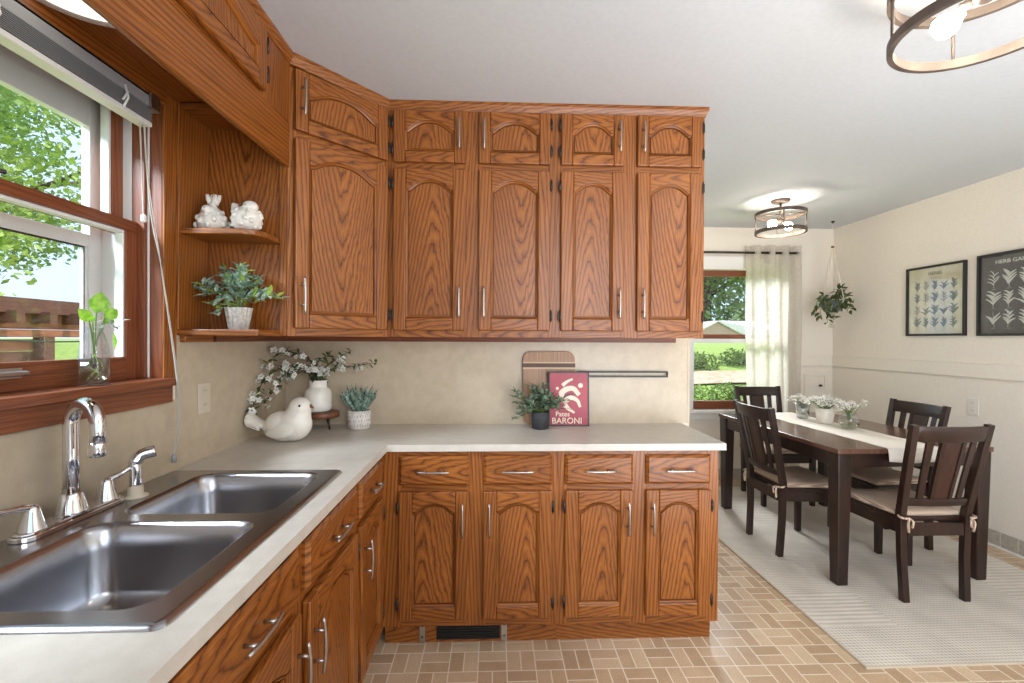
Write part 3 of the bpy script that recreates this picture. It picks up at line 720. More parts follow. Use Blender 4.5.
# ---- outlets
def outlet(name, label, loc, rz, pm='plate', w_=.075, h_=.116):
    o = thing(name, label, 'outlet', loc, rz)
    b = MB(pm); b.box((-w_/2, -.005, -h_/2), (w_/2, 0, h_/2)); b.build('cover_plate', o, .003)
    for z in (-.027, .027):
        b = MB([pm, 'black']); b.prism([(x, z+q) for x, q in rrect(-.016, .016, -.017, .017, .008, 3)], -.0065, -.004, 'xz')
        for x in (-.006, .006): b.box((x-.001, -.0068, z-.001), (x+.001, -.0064, z+.007), mat=1)
        b.build('socket', o, .0005)
outlet('wall_outlet', 'almond outlet plate on the backsplash left of the ceramic bird', (XL+.005, 1.82, 1.144), R(90))
outlet('wall_outlet', 'white outlet plate on the right dining wall behind the chairs', (XW, 3.137, .913), R(-90), 'plate_white')

# ------------------------------------------------------------------ things on the shelves, sill and counter
def rnd(a, b): return random.uniform(a, b)
def sphere_dir(zmin=-.2):
    while True:
        v = Vector((rnd(-1, 1), rnd(-1, 1), rnd(-1, 1)))
        if .1 < v.length < 1 and v.z/v.length > zmin: return v.normalized()
# two textured ceramic birds on the upper corner shelf
def knobs(mb, c, r, n):
    for k in range(n):
        d = sphere_dir(-.6); p = Vector(c)+Vector((d.x*r[0], d.y*r[1], d.z*r[2]))
        mb.ellipsoid(p, (.0075, .0075, .0075), 8, 6)
t = thing('ceramic_bird', 'white textured ceramic bird with upright tail on the upper corner shelf, left one', 'figurine', (-1.045, 1.762, 1.762), R(10))
b = MB('ceramic_matte'); b.lathe([(.030, 0), (.046, .012), (.052, .035), (.047, .058), (.034, .078), (.020, .092), (.013, .102), (.012, .112)], (0, 0, 0), 24)
for k in range(26):
    a = k*2.4; z = .015+.075*k/26; r = .053-.0*z if z < .04 else .053-(z-.04)*.62
    b.ellipsoid((r*math.cos(a), r*math.sin(a), z), (.009, .009, .012), 8, 6)
b.build('body', t)
b = MB('ceramic_matte')
for x, y in ((-.018, 0), (-.004, .006), (.010, -.004), (.022, .004)): b.tube([(x*.4, y, .105), (x*.8, y, .125), (x, y, .143)], [.008, .0085, .006], 8)
b.build('tail', t)
b = MB('ceramic_matte'); b.ellipsoid((-.008, -.030, .080), (.017, .017, .016)); b.tube([(-.012, -.045, .08), (-.014, -.054, .077)], [.005, .001], 8); b.build('head', t)
t = thing('ceramic_bird', 'round white textured ceramic bird on the upper corner shelf, right one', 'figurine', (-.918, 1.756, 1.762), R(-15))
b = MB('ceramic_matte'); b.ellipsoid((0, 0, .050), (.054, .048, .051))
for k in range(30):
    d = sphere_dir(-.7); b.ellipsoid((d.x*.051, d.y*.045, .050+d.z*.047), (.010, .010, .010), 8, 6)
b.build('body', t)
b = MB('ceramic_matte'); b.tube(bez([(-.040, -.005, .07), (-.047, -.006, .09), (-.042, -.008, .112)], 5), [.014]*5+[.012]*5+[.008], 10); b.build('tail', t)
b = MB('ceramic_matte'); b.ellipsoid((.024, -.010, .092), (.028, .026, .024)); b.tube([(.022, -.034, .09), (.024, -.046, .087)], [.006, .001], 8); b.build('head', t)
b = MB('black'); b.ellipsoid((.010, -.033, .097), (.003, .003, .003), 8, 6); b.build('eye', t)
# plant on the lower shelf
def ribbed(mb, prof, n=96, amp=.06, k=13): return mb.lathe(prof, (0, 0, 0), n, ripple=lambda u, z: amp*math.cos(2*math.pi*k*u))
t = thing('potted_plant', 'dusty green leafy plant in a small ribbed grey pot on the lower corner shelf', 'plant', (-.952, 1.765, 1.405))
b = MB(['bisque', 'soil']); ribbed(b, [(.028, 0), (.032, .004), (.044, .078), (.046, .082), (.040, .080), (.036, .065)]); b.lathe([(.038, .070), (.001, .072)], (0, 0, 0), 20, mat=1); b.build('pot', t)
b = MB(['leaf_dusty', 'leaf_yellow', 'greenstem'])
sprigs = [((rnd(-.07, .07), rnd(-.05, .04), rnd(.09, .16))) for k in range(16)]+[(-.12, -.02, .10), (-.15, -.01, .085), (.12, -.01, .06), (.16, -.02, .05), (.10, -.03, .04), (-.09, -.04, .06), (.04, -.03, .15), (0, 0, .17), (.06, .02, .13), (-.06, -.05, .02), (-.05, -.05, -.01)]
for e in sprigs:
    p0 = Vector((rnd(-.015, .015), rnd(-.015, .015), .07)); p2 = Vector(e)+Vector((0, 0, .065)); p1 = (p0+p2)/2+Vector((0, 0, .035))
    pt = bez([p0, p1, p2], 6); b.tube(pt, .0012, 5, mat=2)
    for k in range(3, len(pt)):
        for q in range(2):
            d = sphere_dir(-.3); b.leaf(pt[k], (d+(p2-p0).normalized()*.7), rnd(.028, .044), rnd(.013, .019), .3, 1 if random.random() < (.5 if e[0] > .14 or e[2] < .03 else .14) else 0)
b.build('foliage', t)
# glass bottle with a pothos cutting on the sill
t = thing('bottle_vase', 'clear glass bottle holding a pothos cutting in water on the window sill', 'vase', (-1.128, 1.352, 1.239), R(8))
b = MB('glass'); 
def sq(s_, z, r): return [(x, y, z) for x, y in rrect(-s_, s_, -s_, s_, r, 4)]
def loft(mb, rows, mat=0, cap0=True, cap1=False):
    R_ = [mb.pts(r) for r in rows]; n = len(rows[0])
    for a, c in zip(R_, R_[1:]):
        for k in range(n):
            q = (k+1) % n; mb.face((a+k, a+q, c+q, c+k), None, mat, True)
    if cap0: mb.face([R_[0]+k for k in range(n)][::-1], None, mat)
    if cap1: mb.face([R_[-1]+k for k in range(n)], None, mat)
loft(b, [sq(.026, 0, .008), sq(.028, .004, .009), sq(.028, .085, .010), sq(.026, .12, .014), sq(.021, .146, .017), sq(.018, .154, .016), sq(.020, .160, .017), sq(.019, .164, .017)]); b.build('bottle', t)
b = MB('water'); loft(b, [sq(.025, .006, .008), sq(.025, .078, .008)], cap1=True); b.build('water', t)
b = MB(['stem', 'leaf_yellow'])
for k in range(9):
    a = rnd(0, 6.28); b.tube(bez([(rnd(-.005, .005), rnd(-.005, .005), .09), (.018*math.cos(a), .018*math.sin(a), .06), (.020*math.cos(a+1.2), .020*math.sin(a+1.2), .03+rnd(0, .02)), (.02*math.cos(a+2.6), .02*math.sin(a+2.6), .012)], 6), .0012, 5, mat=k % 2)
b.build('roots', t)
b = MB(['leaf_pothos', 'greenstem', 'leaf_dusty'])
for e, L_, W_ in (((.004, -.026, .182), .040, .034), ((.008, -.004, .205), .056, .050), ((.018, .012, .190), .040, .036), ((-.012, .012, .180), .036, .030), ((.010, .026, .178), .034, .028)):
    p = bez([(0, 0, .06), (e[0]*.3, e[1]*.3, .13), e], 6); b.tube(p, .0022, 6, mat=1)
    b.leaf(e, (e[0]*3, e[1]*2.5, .055), L_, W_, .4, 0, upv=(1, -.9, .2))
for k in range(14):
    p = Vector((.02+rnd(-.01, .02), .02+rnd(-.03, .05), .165+rnd(-.01, .03))); b.leaf(p, sphere_dir(-.6), rnd(.018, .034), rnd(.006, .012), .4, 2)
b.leaf((.02, .045, .15), (.1, .3, -1), .05, .016, .2, 0)
b.build('cutting', t)

# ceramic bird on the counter
t = thing('bird_figurine', 'large smooth cream ceramic bird standing on the corner of the counter', 'figurine', (-.912, 2.11, ZC), R(-4))
def bird_body():
    b = MB('ceramic'); n = 28
    # sections along the body: centre (x, z), half height, half width, tilt
    secs = [(-.112, .062, .012, .012), (-.100, .060, .034, .030), (-.075, .062, .050, .046), (-.035, .070, .066, .058), (.005, .078, .074, .064), (.040, .086, .076, .062), (.066, .096, .066, .052), (.084, .104, .048, .038), (.095, .106, .024, .02), (.099, .106, .002, .002)]
    rows = []
    for x, z, hh, hw in secs:
        ring = []
        for k in range(n):
            a = 2*math.pi*k/n; zz = z+hh*math.sin(a); ring.append((x, hw*math.cos(a), max(zz, .0)))
        rows.append(ring)
    loft(b, rows, cap1=True); return b
b = MB('ceramic')
for c_, r_, ry in (((-.03, 0, .068), (.082, .060, .068), 12), ((.02, 0, .076), (.078, .062, .074), -14), ((.035, 0, .115), (.058, .052, .056), 0), ((.046, 0, .150), (.050, .049, .050), 0), ((-.075, 0, .062), (.050, .040, .036), 10)):
    b.ellipsoid(c_, r_, 28, 18, 0, Matrix.Rotation(R(ry), 3, 'Y'))
b.v = [(x, y, max(z, .001)) for x, y, z in b.v]
hd = b.build('body', t)
md = hd.modifiers.new('merge', 'REMESH'); md.mode = 'VOXEL'; md.voxel_size = .004; md.use_smooth_shade = True
md = hd.modifiers.new('soften', 'SMOOTH'); md.factor = .5; md.iterations = 14
b = MB('walnut'); loft(b, [[(x, hw*math.cos(a), z+hw*math.sin(a)) for a in [2*math.pi*k/12 for k in range(12)]] for x, z, hw in ((.088, .167, .013), (.098, .165, .010), (.112, .158, .002))], cap1=True); b.v = [(x-.004, y, z-.008) for x, y, z in b.v]; b.build('beak', t)
for s in (-1, 1):
    b = MB('black'); b.ellipsoid((.064, s*.0440, .165), (.0055, .004, .0055), 10, 8); b.build('eye', t)
    b = MB('ceramic')
    loft(b, [[(x, s*(y0-.003+d*math.cos(a)), z-.012+hh*.92*math.sin(a)) for a in [2*math.pi*k/16 for k in range(16)]] for x, z, hh, y0, d in ((.052, .082, .006, .050, .008), (.038, .080, .030, .050, .014), (.005, .074, .042, .054, .017), (-.035, .066, .040, .050, .016), (-.075, .058, .024, .040, .014), (-.100, .052, .004, .032, .006))], cap1=True); b.build('wing', t)
b = MB('ceramic'); loft(b, [[(x, w_*math.cos(a), z+h_*math.sin(a)) for a in [2*math.pi*k/20 for k in range(20)]] for x, z, w_, h_ in ((-.080, .062, .024, .022), (-.115, .070, .026, .018), (-.150, .082, .034, .024), (-.178, .092, .042, .034), (-.184, .094, .042, .036))], cap1=True)
for k in range(4): b.tube([(-.12, -.026-.003*k, .072-.006*k), (-.184, -.036+.004*k, .112-.014*k)], .003, 6)
b.build('tail', t)

# small wooden stool, vase and blossom branches
t = thing('riser_stool', 'tiny three-legged walnut stool under the white jug vase', 'stool', (-.885, 2.42, ZC))
b = MB('walnut'); b.lathe([(.080, .056), (.086, .060), (.086, .080), (.080, .086)], (0, 0, 0), 32); b.build('top', t)
for a in (-40, 80, 200):
    b = MB('bronze'); c, s = math.cos(R(a)), math.sin(R(a)); b.tube([(c*.052, s*.052, .058), (c*.074, s*.074, 0)], [.006, .0045], 8); b.build('leg', t)
t = thing('jug_vase', 'white matte jug vase with blossom branches on a tiny wooden stool', 'vase', (-.905, 2.42, ZC+.0865))
b = MB('ceramic'); b.lathe([(.050, 0), (.064, .006), (.068, .03), (.068, .085), (.062, .108), (.046, .122), (.043, .128), (.044, .150), (.050, .160), (.046, .160), (.040, .15), (.038, .13), (.04, .12)], (0, 0, 0), 36, cap=False); b.build('jug', t)
b = MB('stem'); F = MB(['petal', 'leaf_yellow']); G = MB('leaf_flower')
br_ = [[(0, 0, .10), (-.05, -.03, .21), (-.12, -.11, .235), (-.165, -.21, .18), (-.180, -.27, .10), (-.183, -.29, .03)], [(0, 0, .10), (-.02, 0, .22), (-.07, -.02, .29), (-.14, -.10, .30), (-.175, -.17, .25)],
       [(0, 0, .10), (.04, -.01, .20), (.12, -.01, .225), (.20, -.015, .235), (.30, -.02, .25)], [(0, 0, .10), (.03, -.01, .21), (.10, 0, .27), (.17, .01, .315)], [(0, 0, .10), (-.03, -.03, .19), (-.10, -.08, .20), (-.14, -.15, .14), (-.165, -.21, .07)],
       [(0, 0, .10), (.0, -.02, .21), (.02, -.05, .26), (.08, -.07, .29)], [(0, 0, .1), (-.03, -.02, .2), (-.08, -.05, .22), (-.13, -.1, .19)]]
blossoms = [(0, 4, 3), (0, 2, 2), (0, 3, 2), (1, 2, 2), (1, 3, 3), (2, 1, 2), (2, 2, 2), (2, 3, 1), (3, 2, 2), (3, 1, 2), (4, 2, 3), (4, 3, 2), (4, 4, 2), (5, 2, 2), (5, 1, 2), (6, 1, 3), (6, 2, 3), (6, 3, 3), (0, 5, 2), (1, 4, 2)]
for P_ in br_:
    p = bez(P_, 8); b.tube(p, [.0028-.0018*k/len(p) for k in range(len(p))], 6)
    for k in range(10, len(p), 1):
        for q in range(2):
            if random.random() < .8: G.leaf(p[k], sphere_dir(-.5), rnd(.024, .044), rnd(.011, .019), .3)
def flower(F, c, r):
    ax = (sphere_dir(-.1)+Vector((.1, -.8, .2))).normalized(); u = ax.orthogonal().normalized(); v = ax.cross(u)
    for k in range(5):
        a = 2*math.pi*k/5; d = u*math.cos(a)+v*math.sin(a); F.leaf(c, d+ax*.25, r, r*.75, .1, 0, upv=ax)
    F.ellipsoid(Vector(c)+ax*.002, (.003, .003, .003), 6, 4, 1)
for i, j, n in blossoms:
    c0 = Vector(br_[i][j])
    for k in range(n*3): flower(F, c0+Vector((rnd(-.026, .026), rnd(-.026, .02), rnd(-.022, .022))), rnd(.013, .021))
for k in range(60): G.leaf((rnd(-.03, .03), rnd(-.035, .02), rnd(.155, .20)), sphere_dir(-.2), rnd(.03, .05), rnd(.012, .02), .3)
b.build('branches', t); G.build('leaves', t); F.build('blossoms', t)

# succulent in patterned pot
t = thing('succulent_pot', 'spiky grass-like succulent in a small white patterned pot on the counter', 'plant', (-.690, 2.405, ZC))
b = MB(['ceramic_matte', 'bisque', 'soil']); b.lathe([(.044, 0), (.052, .006), (.055, .04), (.056, .094), (.050, .094), (.048, .08)], (0, 0, 0), 40)
b.lathe([(.049, .084), (.001, .086)], (0, 0, 0), 20, mat=2)
for row, (z, h_) in enumerate(((.014, .016), (.040, .014), (.062, .014), (.082, .006))):
    for k in range(26):
        a = 2*math.pi*(k+.5*(row % 2))/26; r = .0548+.0008*(z > .03)
        b.tube([(r*math.cos(a), r*math.sin(a), z), (r*math.cos(a), r*math.sin(a), z+h_)], .0024, 5, mat=1)
b.build('pot', t)
b = MB('leaf_succ')
for k in range(70):
    a = rnd(0, 6.28); tl = rnd(.1, .95); d = Vector((math.cos(a)*tl, math.sin(a)*tl*.8, 1)); b.leaf((math.cos(a)*.02, math.sin(a)*.02, .084), d, rnd(.10, .155)*(1-.12*tl), rnd(.012, .017), rnd(-.05, .25), 0, upv=(rnd(-.5, .5), -1, .3))
b.build('spikes', t)

# cutting board leaning on the wall
t = thing('cutting_board', 'rounded bamboo cutting board with dark stripe leaning on the backsplash', 'board', (.296, 2.50, ZC))
b = MB(['board', 'board_dark', 'board_light'])
tl = Matrix.Rotation(R(-2.2), 4, 'X'); b.X = tl
b.prism(rrect(-.142, .142, 0, .396, .045, 8), -.010, .010, 'xz'); bo = b.build('slab', t, .003)
for z0_, z1_, mt in ((.300, .309, 'board_light'), (.309, .331, 'board_dark'), (.331, .338, 'board_light')):
    b = MB(mt); b.X = tl; b.box((-.1425, -.0108, z0_), (.1425, .0108, z1_)); b.build('inlay_strip', bo)
# magnetic knife rail
t = thing('knife_rail', 'empty dark metal magnetic knife rail on the backsplash', 'rail', (.70, YB-.006, 1.186))
b = MB('black'); b.box((-.25, -.022, .008), (.248, -.010, .0165)); b.box((-.25, -.022, -.0165), (.248, -.010, -.008)); b.box((.244, -.022, -.0165), (.250, -.010, .0165)); b.build('bar', t, .001)
b = MB('bronze'); b.box((-.2, -.010, .009), (-.18, 0, .016)); b.box((.18, -.010, .009), (.2, 0, .016)); b.build('mount', t)
# poster
t = thing('framed_sign', 'red framed advertising sign with cream lettering leaning behind the small plant', 'sign', (.398, 2.455, ZC), R(-1))
tl = Matrix.Rotation(R(-3), 4, 'X')
def tilt(name, mats): b = MB(mats); b.X = tl; return b
b = tilt('f', 'black'); b.box((-.108, -.008, 0), (.108, .008, .007)); b.box((-.108, -.008, .281), (.108, .008, .288)); b.box((-.108, -.008, 0), (-.101, .008, .288)); b.box((.101, -.008, 0), (.108, .008, .288)); b.build('frame', t)
b = tilt('p', 'red'); b.box((-.101, -.005, .007), (.101, .004, .281)); pic = b.build('print', t)
def flatpoly(mb, pts, y, mat=0):
    i = mb.pts([(x, y, z) for x, z in pts]); mb.face(list(range(i, i+len(pts))), None, mat)
def stroke(mb, pts, w0, w1, y, mat=0):
    P = bez([(p[0], 0, p[1]) for p in pts], 6); n = len(P); L_, R2 = [], []
    for k, p in enumerate(P):
        d = (P[min(k+1, n-1)]-P[max(k-1, 0)]).normalized(); s = Vector((-d.z, 0, d.x)); wd = (w0+(w1-w0)*k/(n-1))/2
        L_.append(p+s*wd); R2.append(p-s*wd)
    i = mb.pts([(p.x, y, p.z) for p in L_]+[(p.x, y, p.z) for p in R2])
    for k in range(n-1): mb.face((i+k, i+k+1, i+n+k+1, i+n+k), None, mat)
b = tilt('a', ['cream', 'black'])   # plain abstract cream shapes
for pts, w0, w1 in (([(-.055, .135), (-.03, .185), (.02, .20), (.055, .165)], .034, .022), ([(-.03, .125), (.01, .150), (.045, .135), (.06, .10)], .030, .014), ([(-.02, .11), (.0, .09), (.03, .07)], .026, .010), ([(-.035, .215), (-.01, .235), (.02, .250)], .020, .010)):
    stroke(b, pts, w0, w1, -.0056)
for cx, cz, r in ((.062, .215, .013), (-.062, .20, .008)): flatpoly(b, [(cx+r*math.cos(k*.3927), cz+r*math.sin(k*.3927)) for k in range(16)], -.0056)
stroke(b, [(-.03, .15), (.0, .17), (.03, .165)], .008, .005, -.0059, 1)
b.build('abstract_figure', pic)
def text(body, size, loc, parent, mat, rot=(R(90), 0, 0), extr=.0004, align='LEFT', name='lettering', sx=1):
    cu = bpy.data.curves.new(name, 'FONT'); cu.body = body; cu.size = size; cu.extrude = extr; cu.align_x = align; cu.offset = size*.012
    o = bpy.data.objects.new(name, cu); COL.objects.link(o); cu.materials.append(M[mat]); o.location = loc; o.rotation_euler = rot; o.scale = (sx, 1, 1)
    bpy.context.view_layer.update(); dg = bpy.context.evaluated_depsgraph_get()
    me = bpy.data.meshes.new_from_object(o.evaluated_get(dg)); bpy.data.objects.remove(o); bpy.data.curves.remove(cu)
    me.materials.clear(); me.materials.append(M[mat])
    o = bpy.data.objects.new(name, me); COL.objects.link(o); o.location = loc; o.rotation_euler = rot; o.scale = (sx, 1, 1); o.parent = parent; return o
for body, size, z, x in (('Pates', .036, .052, -.072), ('BARONI', .044, .014, -.092)):
    p = tl @ Vector((x, -.0060, z)); text(body, size, p, pic, 'cream', rot=(R(90-3), 0, 0))
# small plant in charcoal pot
t = thing('potted_plant', 'olive green bushy plant in a charcoal pot in front of the red sign', 'plant', (.238, 2.388, ZC))
b = MB(['charcoal', 'soil']); b.lathe([(.038, 0), (.043, .004), (.046, .05), (.047, .088), (.042, .09), (.040, .078)], (0, 0, 0), 32); b.lathe([(.041, .080), (.001, .083)], (0, 0, 0), 20, mat=1); b.build('pot', t)
b = MB(['leaf_euc', 'greenstem'])
for k in range(52):
    a = rnd(0, 6.28); r = rnd(.02, .105); e = Vector((math.cos(a)*r, math.sin(a)*r*.75, .09+rnd(.02, .15)*(1.25-r/.13)))
    if k < 6: e = Vector((-.11-rnd(0, .03), rnd(-.03, .02), .05+.028*k))
    if k in (6, 7, 8): e = Vector((.10+rnd(0, .03), -.05, .09+.02*k-.1))
    p = bez([(0, 0, .075), e*.5+Vector((0, 0, .055)), e], 6); b.tube(p, .0012, 5, mat=1)
    for q in range(4, len(p)):
        for _ in range(2): b.leaf(p[q], sphere_dir(-.4)+e.normalized()*.5, rnd(.022, .038), rnd(.013, .019), .25)
b.build('foliage', t)

# ------------------------------------------------------------------ dining window, curtain
dw = struct(thing('window_2', None, None, (2.4, YF, DZ0)))
def dpart(name, mats, parent=dw, bevel=.003):
    class B(MB):
        def fin(s): return rel((2.4, YF, DZ0), s).build(name, parent, bevel)
    return B(mats)
b = dpart('casing', 'white'); b.box((DX0-.06, YF-.02, DZ0-.07), (DX0, YF, DZ1+.13)); b.box((DX1, YF-.02, DZ0-.07), (DX1+.06, YF, DZ1+.13)); b.box((DX0, YF-.02, DZ1), (DX1, YF, DZ1+.13)); b.box((DX0-.08, YF-.06, DZ0-.03), (DX1+.08, YF+.02, DZ0), 'x'); b.box((DX0-.06, YF-.016, DZ0-.10), (DX1+.06, YF, DZ0-.03)); b.fin()
b = dpart('jamb', 'vinyl'); b.box((DX0, YF, DZ0), (DX0+.022, YF+.15, DZ1)); b.box((DX1-.022, YF, DZ0), (DX1, YF+.15, DZ1)); b.fin()
b = dpart('upper_sash', 'oakdark'); b.box((DX0, YF+.065, 2.01), (DX1, YF+.10, DZ1), 'x'); b.box((DX0, YF+.065, 1.385), (DX1, YF+.10, 1.432), 'x'); b.box((DX0-.0, YF+.065, 1.4), (DX0+.02, YF+.10, 2.02), 'z'); us = b.fin()
b = dpart('pane', 'pane', us, 0); b.box((DX0, YF+.08, 1.43), (DX1, YF+.083, 2.01)); b.fin()
b = dpart('lower_sash', 'vinyl'); b.box((DX0+.022, YF+.03, 1.345), (DX1-.022, YF+.06, 1.388)); b.box((DX0+.022, YF+.03, .77), (DX0+.04, YF+.06, 1.345)); b.box((DX1-.04, YF+.03, .77), (DX1-.022, YF+.06, 1.345)); ls2 = b.fin()
b = dpart('bottom_rail', 'oakdark', ls2); b.box((DX0+.022, YF+.025, DZ0), (DX1-.022, YF+.06, .77), 'x'); b.fin()
b = dpart('pane', 'pane', ls2, 0); b.box((DX0+.03, YF+.044, .77), (DX1-.03, YF+.047, 1.345)); b.fin()
CY = YF-.085
t = thing('curtain_rod', 'thin black curtain rod above the dining window', 'curtain rod', (2.4, CY, 2.224))
b = MB('bronze'); b.tube([(-.70, 0, 0), (.525, 0, 0)], .011, 12); b.build('rod', t)
b = MB('bronze'); b.ellipsoid((.545, 0, 0), (.026, .022, .022), 14, 10); b.build('finial', t)
b = MB('bronze'); b.tube([(.47, 0, 0), (.47, .083, 0)], .007, 8); b.box((.45, .078, -.03), (.49, .0845, .03)); b.build('bracket', t)
t = thing('curtain', 'sheer off-white linen curtain gathered at the right of the dining window', 'curtain', (2.72, CY, .02))
b = MB('curtain'); nx, nz = 90, 24; rows = []
for j in range(nz+1):
    z = 2.275*j/nz; row = []
    for i in range(nx+1):
        u = i/nx; amp = .034*(1-.25*math.sin(3.1*j/nz)); ph = 2*math.pi*4.0*(u**1.05)+.35*math.sin(2.5*j/nz+u*3)
        x = -.275+.535*u+.008*math.sin(ph*2+j*.2); y = amp*math.sin(ph)+.006*math.sin(9*u+j*.5)
        row.append((x, y, z))
    rows.append(b.pts(row))
for a, c in zip(rows, rows[1:]):
    for i in range(nx): b.face((a+i, a+i+1, c+i+1, c+i), None, 0, True)
b.build('fabric', t)
for u in (.13, .38, .62, .87):
    b = MB('nickel'); b.tube([(-.265+.545*u, .02*math.cos(k*.393), 2.204+.02*math.sin(k*.393)) for k in range(16)], .004, 6, closed=True); b.build('grommet', t)

# small hatch on far wall
t = thing('wall_hatch', 'small white wall hatch with a dark knob behind the table vases', 'hatch', (3.19, YF, .90))
b = MB('wall'); b.box((-.115, -.016, -.16), (-.088, 0, .145)); b.box((.088, -.016, -.16), (.115, 0, .145)); b.box((-.088, -.016, .118), (.088, 0, .145)); b.box((-.088, -.016, -.16), (.088, 0, -.133)); b.build('frame', t, .002)
b = MB('wall'); b.box((-.086, -.012, -.131), (.086, 0, .116)); d = b.build('door', t, .002)
b = MB('bronze'); b.tube([(.035, -.012, .03), (.035, -.028, .03)], .006, 8); b.ellipsoid((.035, -.034, .03), (.017, .012, .012), 12, 8); b.build('knob', d)

# ------------------------------------------------------------------ rug, table, chairs
t = thing('rug', 'cream woven area rug under the dining table', 'rug', (2.355, 3.05, 0), R(.6))
b = MB('rug'); b.box((-.80, -1.16, .001), (.80, 1.18, .009)); b.build('pile', t)
b = MB('rugedge')
for q in (((-.806, -1.166, .001), (.806, -1.158, .010)), ((-.806, 1.178, .001), (.806, 1.186, .010)), ((-.806, -1.158, .001), (-.798, 1.178, .010)), ((.798, -1.158, .001), (.806, 1.178, .010))): b.box(*q)
b.build('binding', t)
RZ = .009
TR = R(2.4); TX, TY, TZ = 2.340, 3.135, .775
t = thing('dining_table', 'dark espresso rectangular dining table on the cream rug', 'table', (TX, TY, RZ), TR)
HW, HL = .470, .632; H_ = TZ-RZ
b = MB('espresso_top_glare'); b.box((-HW, -HL, H_-.028), (HW, HL, H_)); b.build('tabletop', t, .004)
b = MB('espresso'); b.box((-HW+.03, -HL+.02, H_-.108), (HW-.03, -HL+.04, H_-.028)); b.box((-HW+.03, HL-.04, H_-.108), (HW-.03, HL-.02, H_-.028)); b.box((-HW+.02, -HL+.03, H_-.108), (-HW+.04, HL-.03, H_-.028)); b.box((HW-.04, -HL+.03, H_-.108), (HW-.02, HL-.03, H_-.028)); b.build('apron', t, .002)
for sx in (-1, 1):
    for sy in (-1, 1):
        b = MB('espresso'); cx, cy = sx*(HW-.048), sy*(HL-.048); b.box((cx-.042, cy-.042, 0), (cx+.042, cy+.042, H_-.028), taper=.74); b.build('leg', t, .006)
def make_chair(loc, rz, label):
    t = thing('dining_chair', label, 'chair', loc, rz, 'espresso dining chairs around the table')
    e = 'espresso'
    for s in (-1, 1):
        b = MB(e); x0 = s*.205
        b.box((x0-.019, .165, 0), (x0+.019, .205, .425), taper=.86); b.build('leg', t, .004)
        # rear leg runs on into a raked back upright
        b = MB(e); pr = [(-.215, 0), (-.181, 0), (-.170, .22), (-.168, .46), (-.215, .70), (-.268, .945), (-.296, .940), (-.250, .70), (-.205, .46), (-.203, .22)]
        xa, xb, xc = s*.165, s*.178, s*.198
        i0 = []
        for y, z in pr:
            cx = xa+(xb-xa)*min(1, z/.46) if z < .46 else xb+(xc-xb)*(z-.46)/.48
            i0.append((cx, y, z))
        n = len(pr); i = b.pts([(c-.0175, y, z) for c, y, z in i0]+[(c+.0175, y, z) for c, y, z in i0])
        b.face(list(range(i, i+n))[::-1]); b.face(list(range(i+n, i+2*n)))
        for k in range(n):
            q = (k+1) % n; b.face((i+k, i+q, i+n+q, i+n+k))
        b.build('leg', t, .003)
    b = MB(e); b.prism([(-.225, .205), (.225, .205), (.182, -.17), (-.182, -.17)], .408, .432, 'xy'); b.build('seat', t, .004)
    b = MB(e); b.box((-.19, .168, .352), (.19, .188, .41)); b.box((-.15, -.205, .345), (.15, -.185, .41))
    for s in (-1, 1): b.prism([(s*.195, .175), (s*.213, .175), (s*.180, -.185), (s*.162, -.185)], .350, .41, 'xy')
    b.build('seat_rail', t, .002)
    def yb(z): return -.187-(z-.46)*.186 if z < .70 else -.2325-(z-.70)*.204
    def crest(z0_, z1_, w0, w1, bow, th_, name):
        b = MB(e); n = 14; rows = []
        for z, w_ in ((z0_, w0), (z1_, w1)):
            for off in (0, th_):
                rows.append(b.pts([(-w_+2*w_*k/n, yb(z)-bow*(1-(2*k/n-1)**2)+off-th_/2, z) for k in range(n+1)]))
        a0, a1, c0, c1 = rows
        for k in range(n):
            b.face((a0+k, a0+k+1, c0+k+1, c0+k), None, 0, True); b.face((a1+k+1, a1+k, c1+k, c1+k+1), None, 0, True); b.face((c0+k, c0+k+1, c1+k+1, c1+k)); b.face((a0+k+1, a0+k, a1+k, a1+k+1))
        b.face((a0, c0, c1, a1)); b.face((a0+n, a1+n, c1+n, c0+n)); return b.build(name, t, .003)
    crest(.855, .935, .185, .192, .028, .024, 'top_rail'); crest(.505, .545, .166, .170, .016, .022, 'lower_rail')
    def slat(x0, x1, name, mat=e, th_=.011):
        b = MB(mat); q = []
        for z in (.535, .62, .70, .78, .865):
            k = (z-.535)/.33; bow = .016+.012*k
            sp_ = 1+.10*k
            for x in (x0, x1): q.append((x*sp_, yb(z)-bow*(1-(x/.18)**2), z))
        i = b.pts([(x, y-th_/2, z) for x, y, z in q]+[(x, y+th_/2, z) for x, y, z in q]); n = len(q)
        for k in range(0, n-2, 2):
            b.face((i+k, i+k+1, i+k+3, i+k+2)); b.face((i+n+k+1, i+n+k, i+n+k+2, i+n+k+3)); b.face((i+k, i+k+2, i+n+k+2, i+n+k)); b.face((i+k+1, i+n+k+1, i+n+k+3, i+k+3))
        return b.build(name, t)
    slat(-.120, -.090, 'slat'); slat(.090, .120, 'slat'); slat(-.058, -.052+.012, 'slat', th_=.018); slat(.040, .058, 'slat', th_=.018)
    slat(-.046, .046, 'back_panel', 'espresso_panel', .010)
    # tied seat pad
    b = MB('cushion'); n = 10; rows = []
    for z, ins in ((.433, .012), (.440, 0), (.452, -.004), (.462, .004), (.468, .03), (.470, .09)):
        P_ = [(-.215+ins, .205-ins), (.215-ins, .205-ins), (.180-ins, -.165+ins), (-.180+ins, -.165+ins)]; ring = []
        for k in range(4):
            a, c = Vector(P_[k]), Vector(P_[(k+1) % 4])
            for q in range(n):
                p = a+(c-a)*q/n; ring.append((p.x, p.y, z+.0015*math.sin(p.x*40+p.y*31)))
        rows.append(ring)
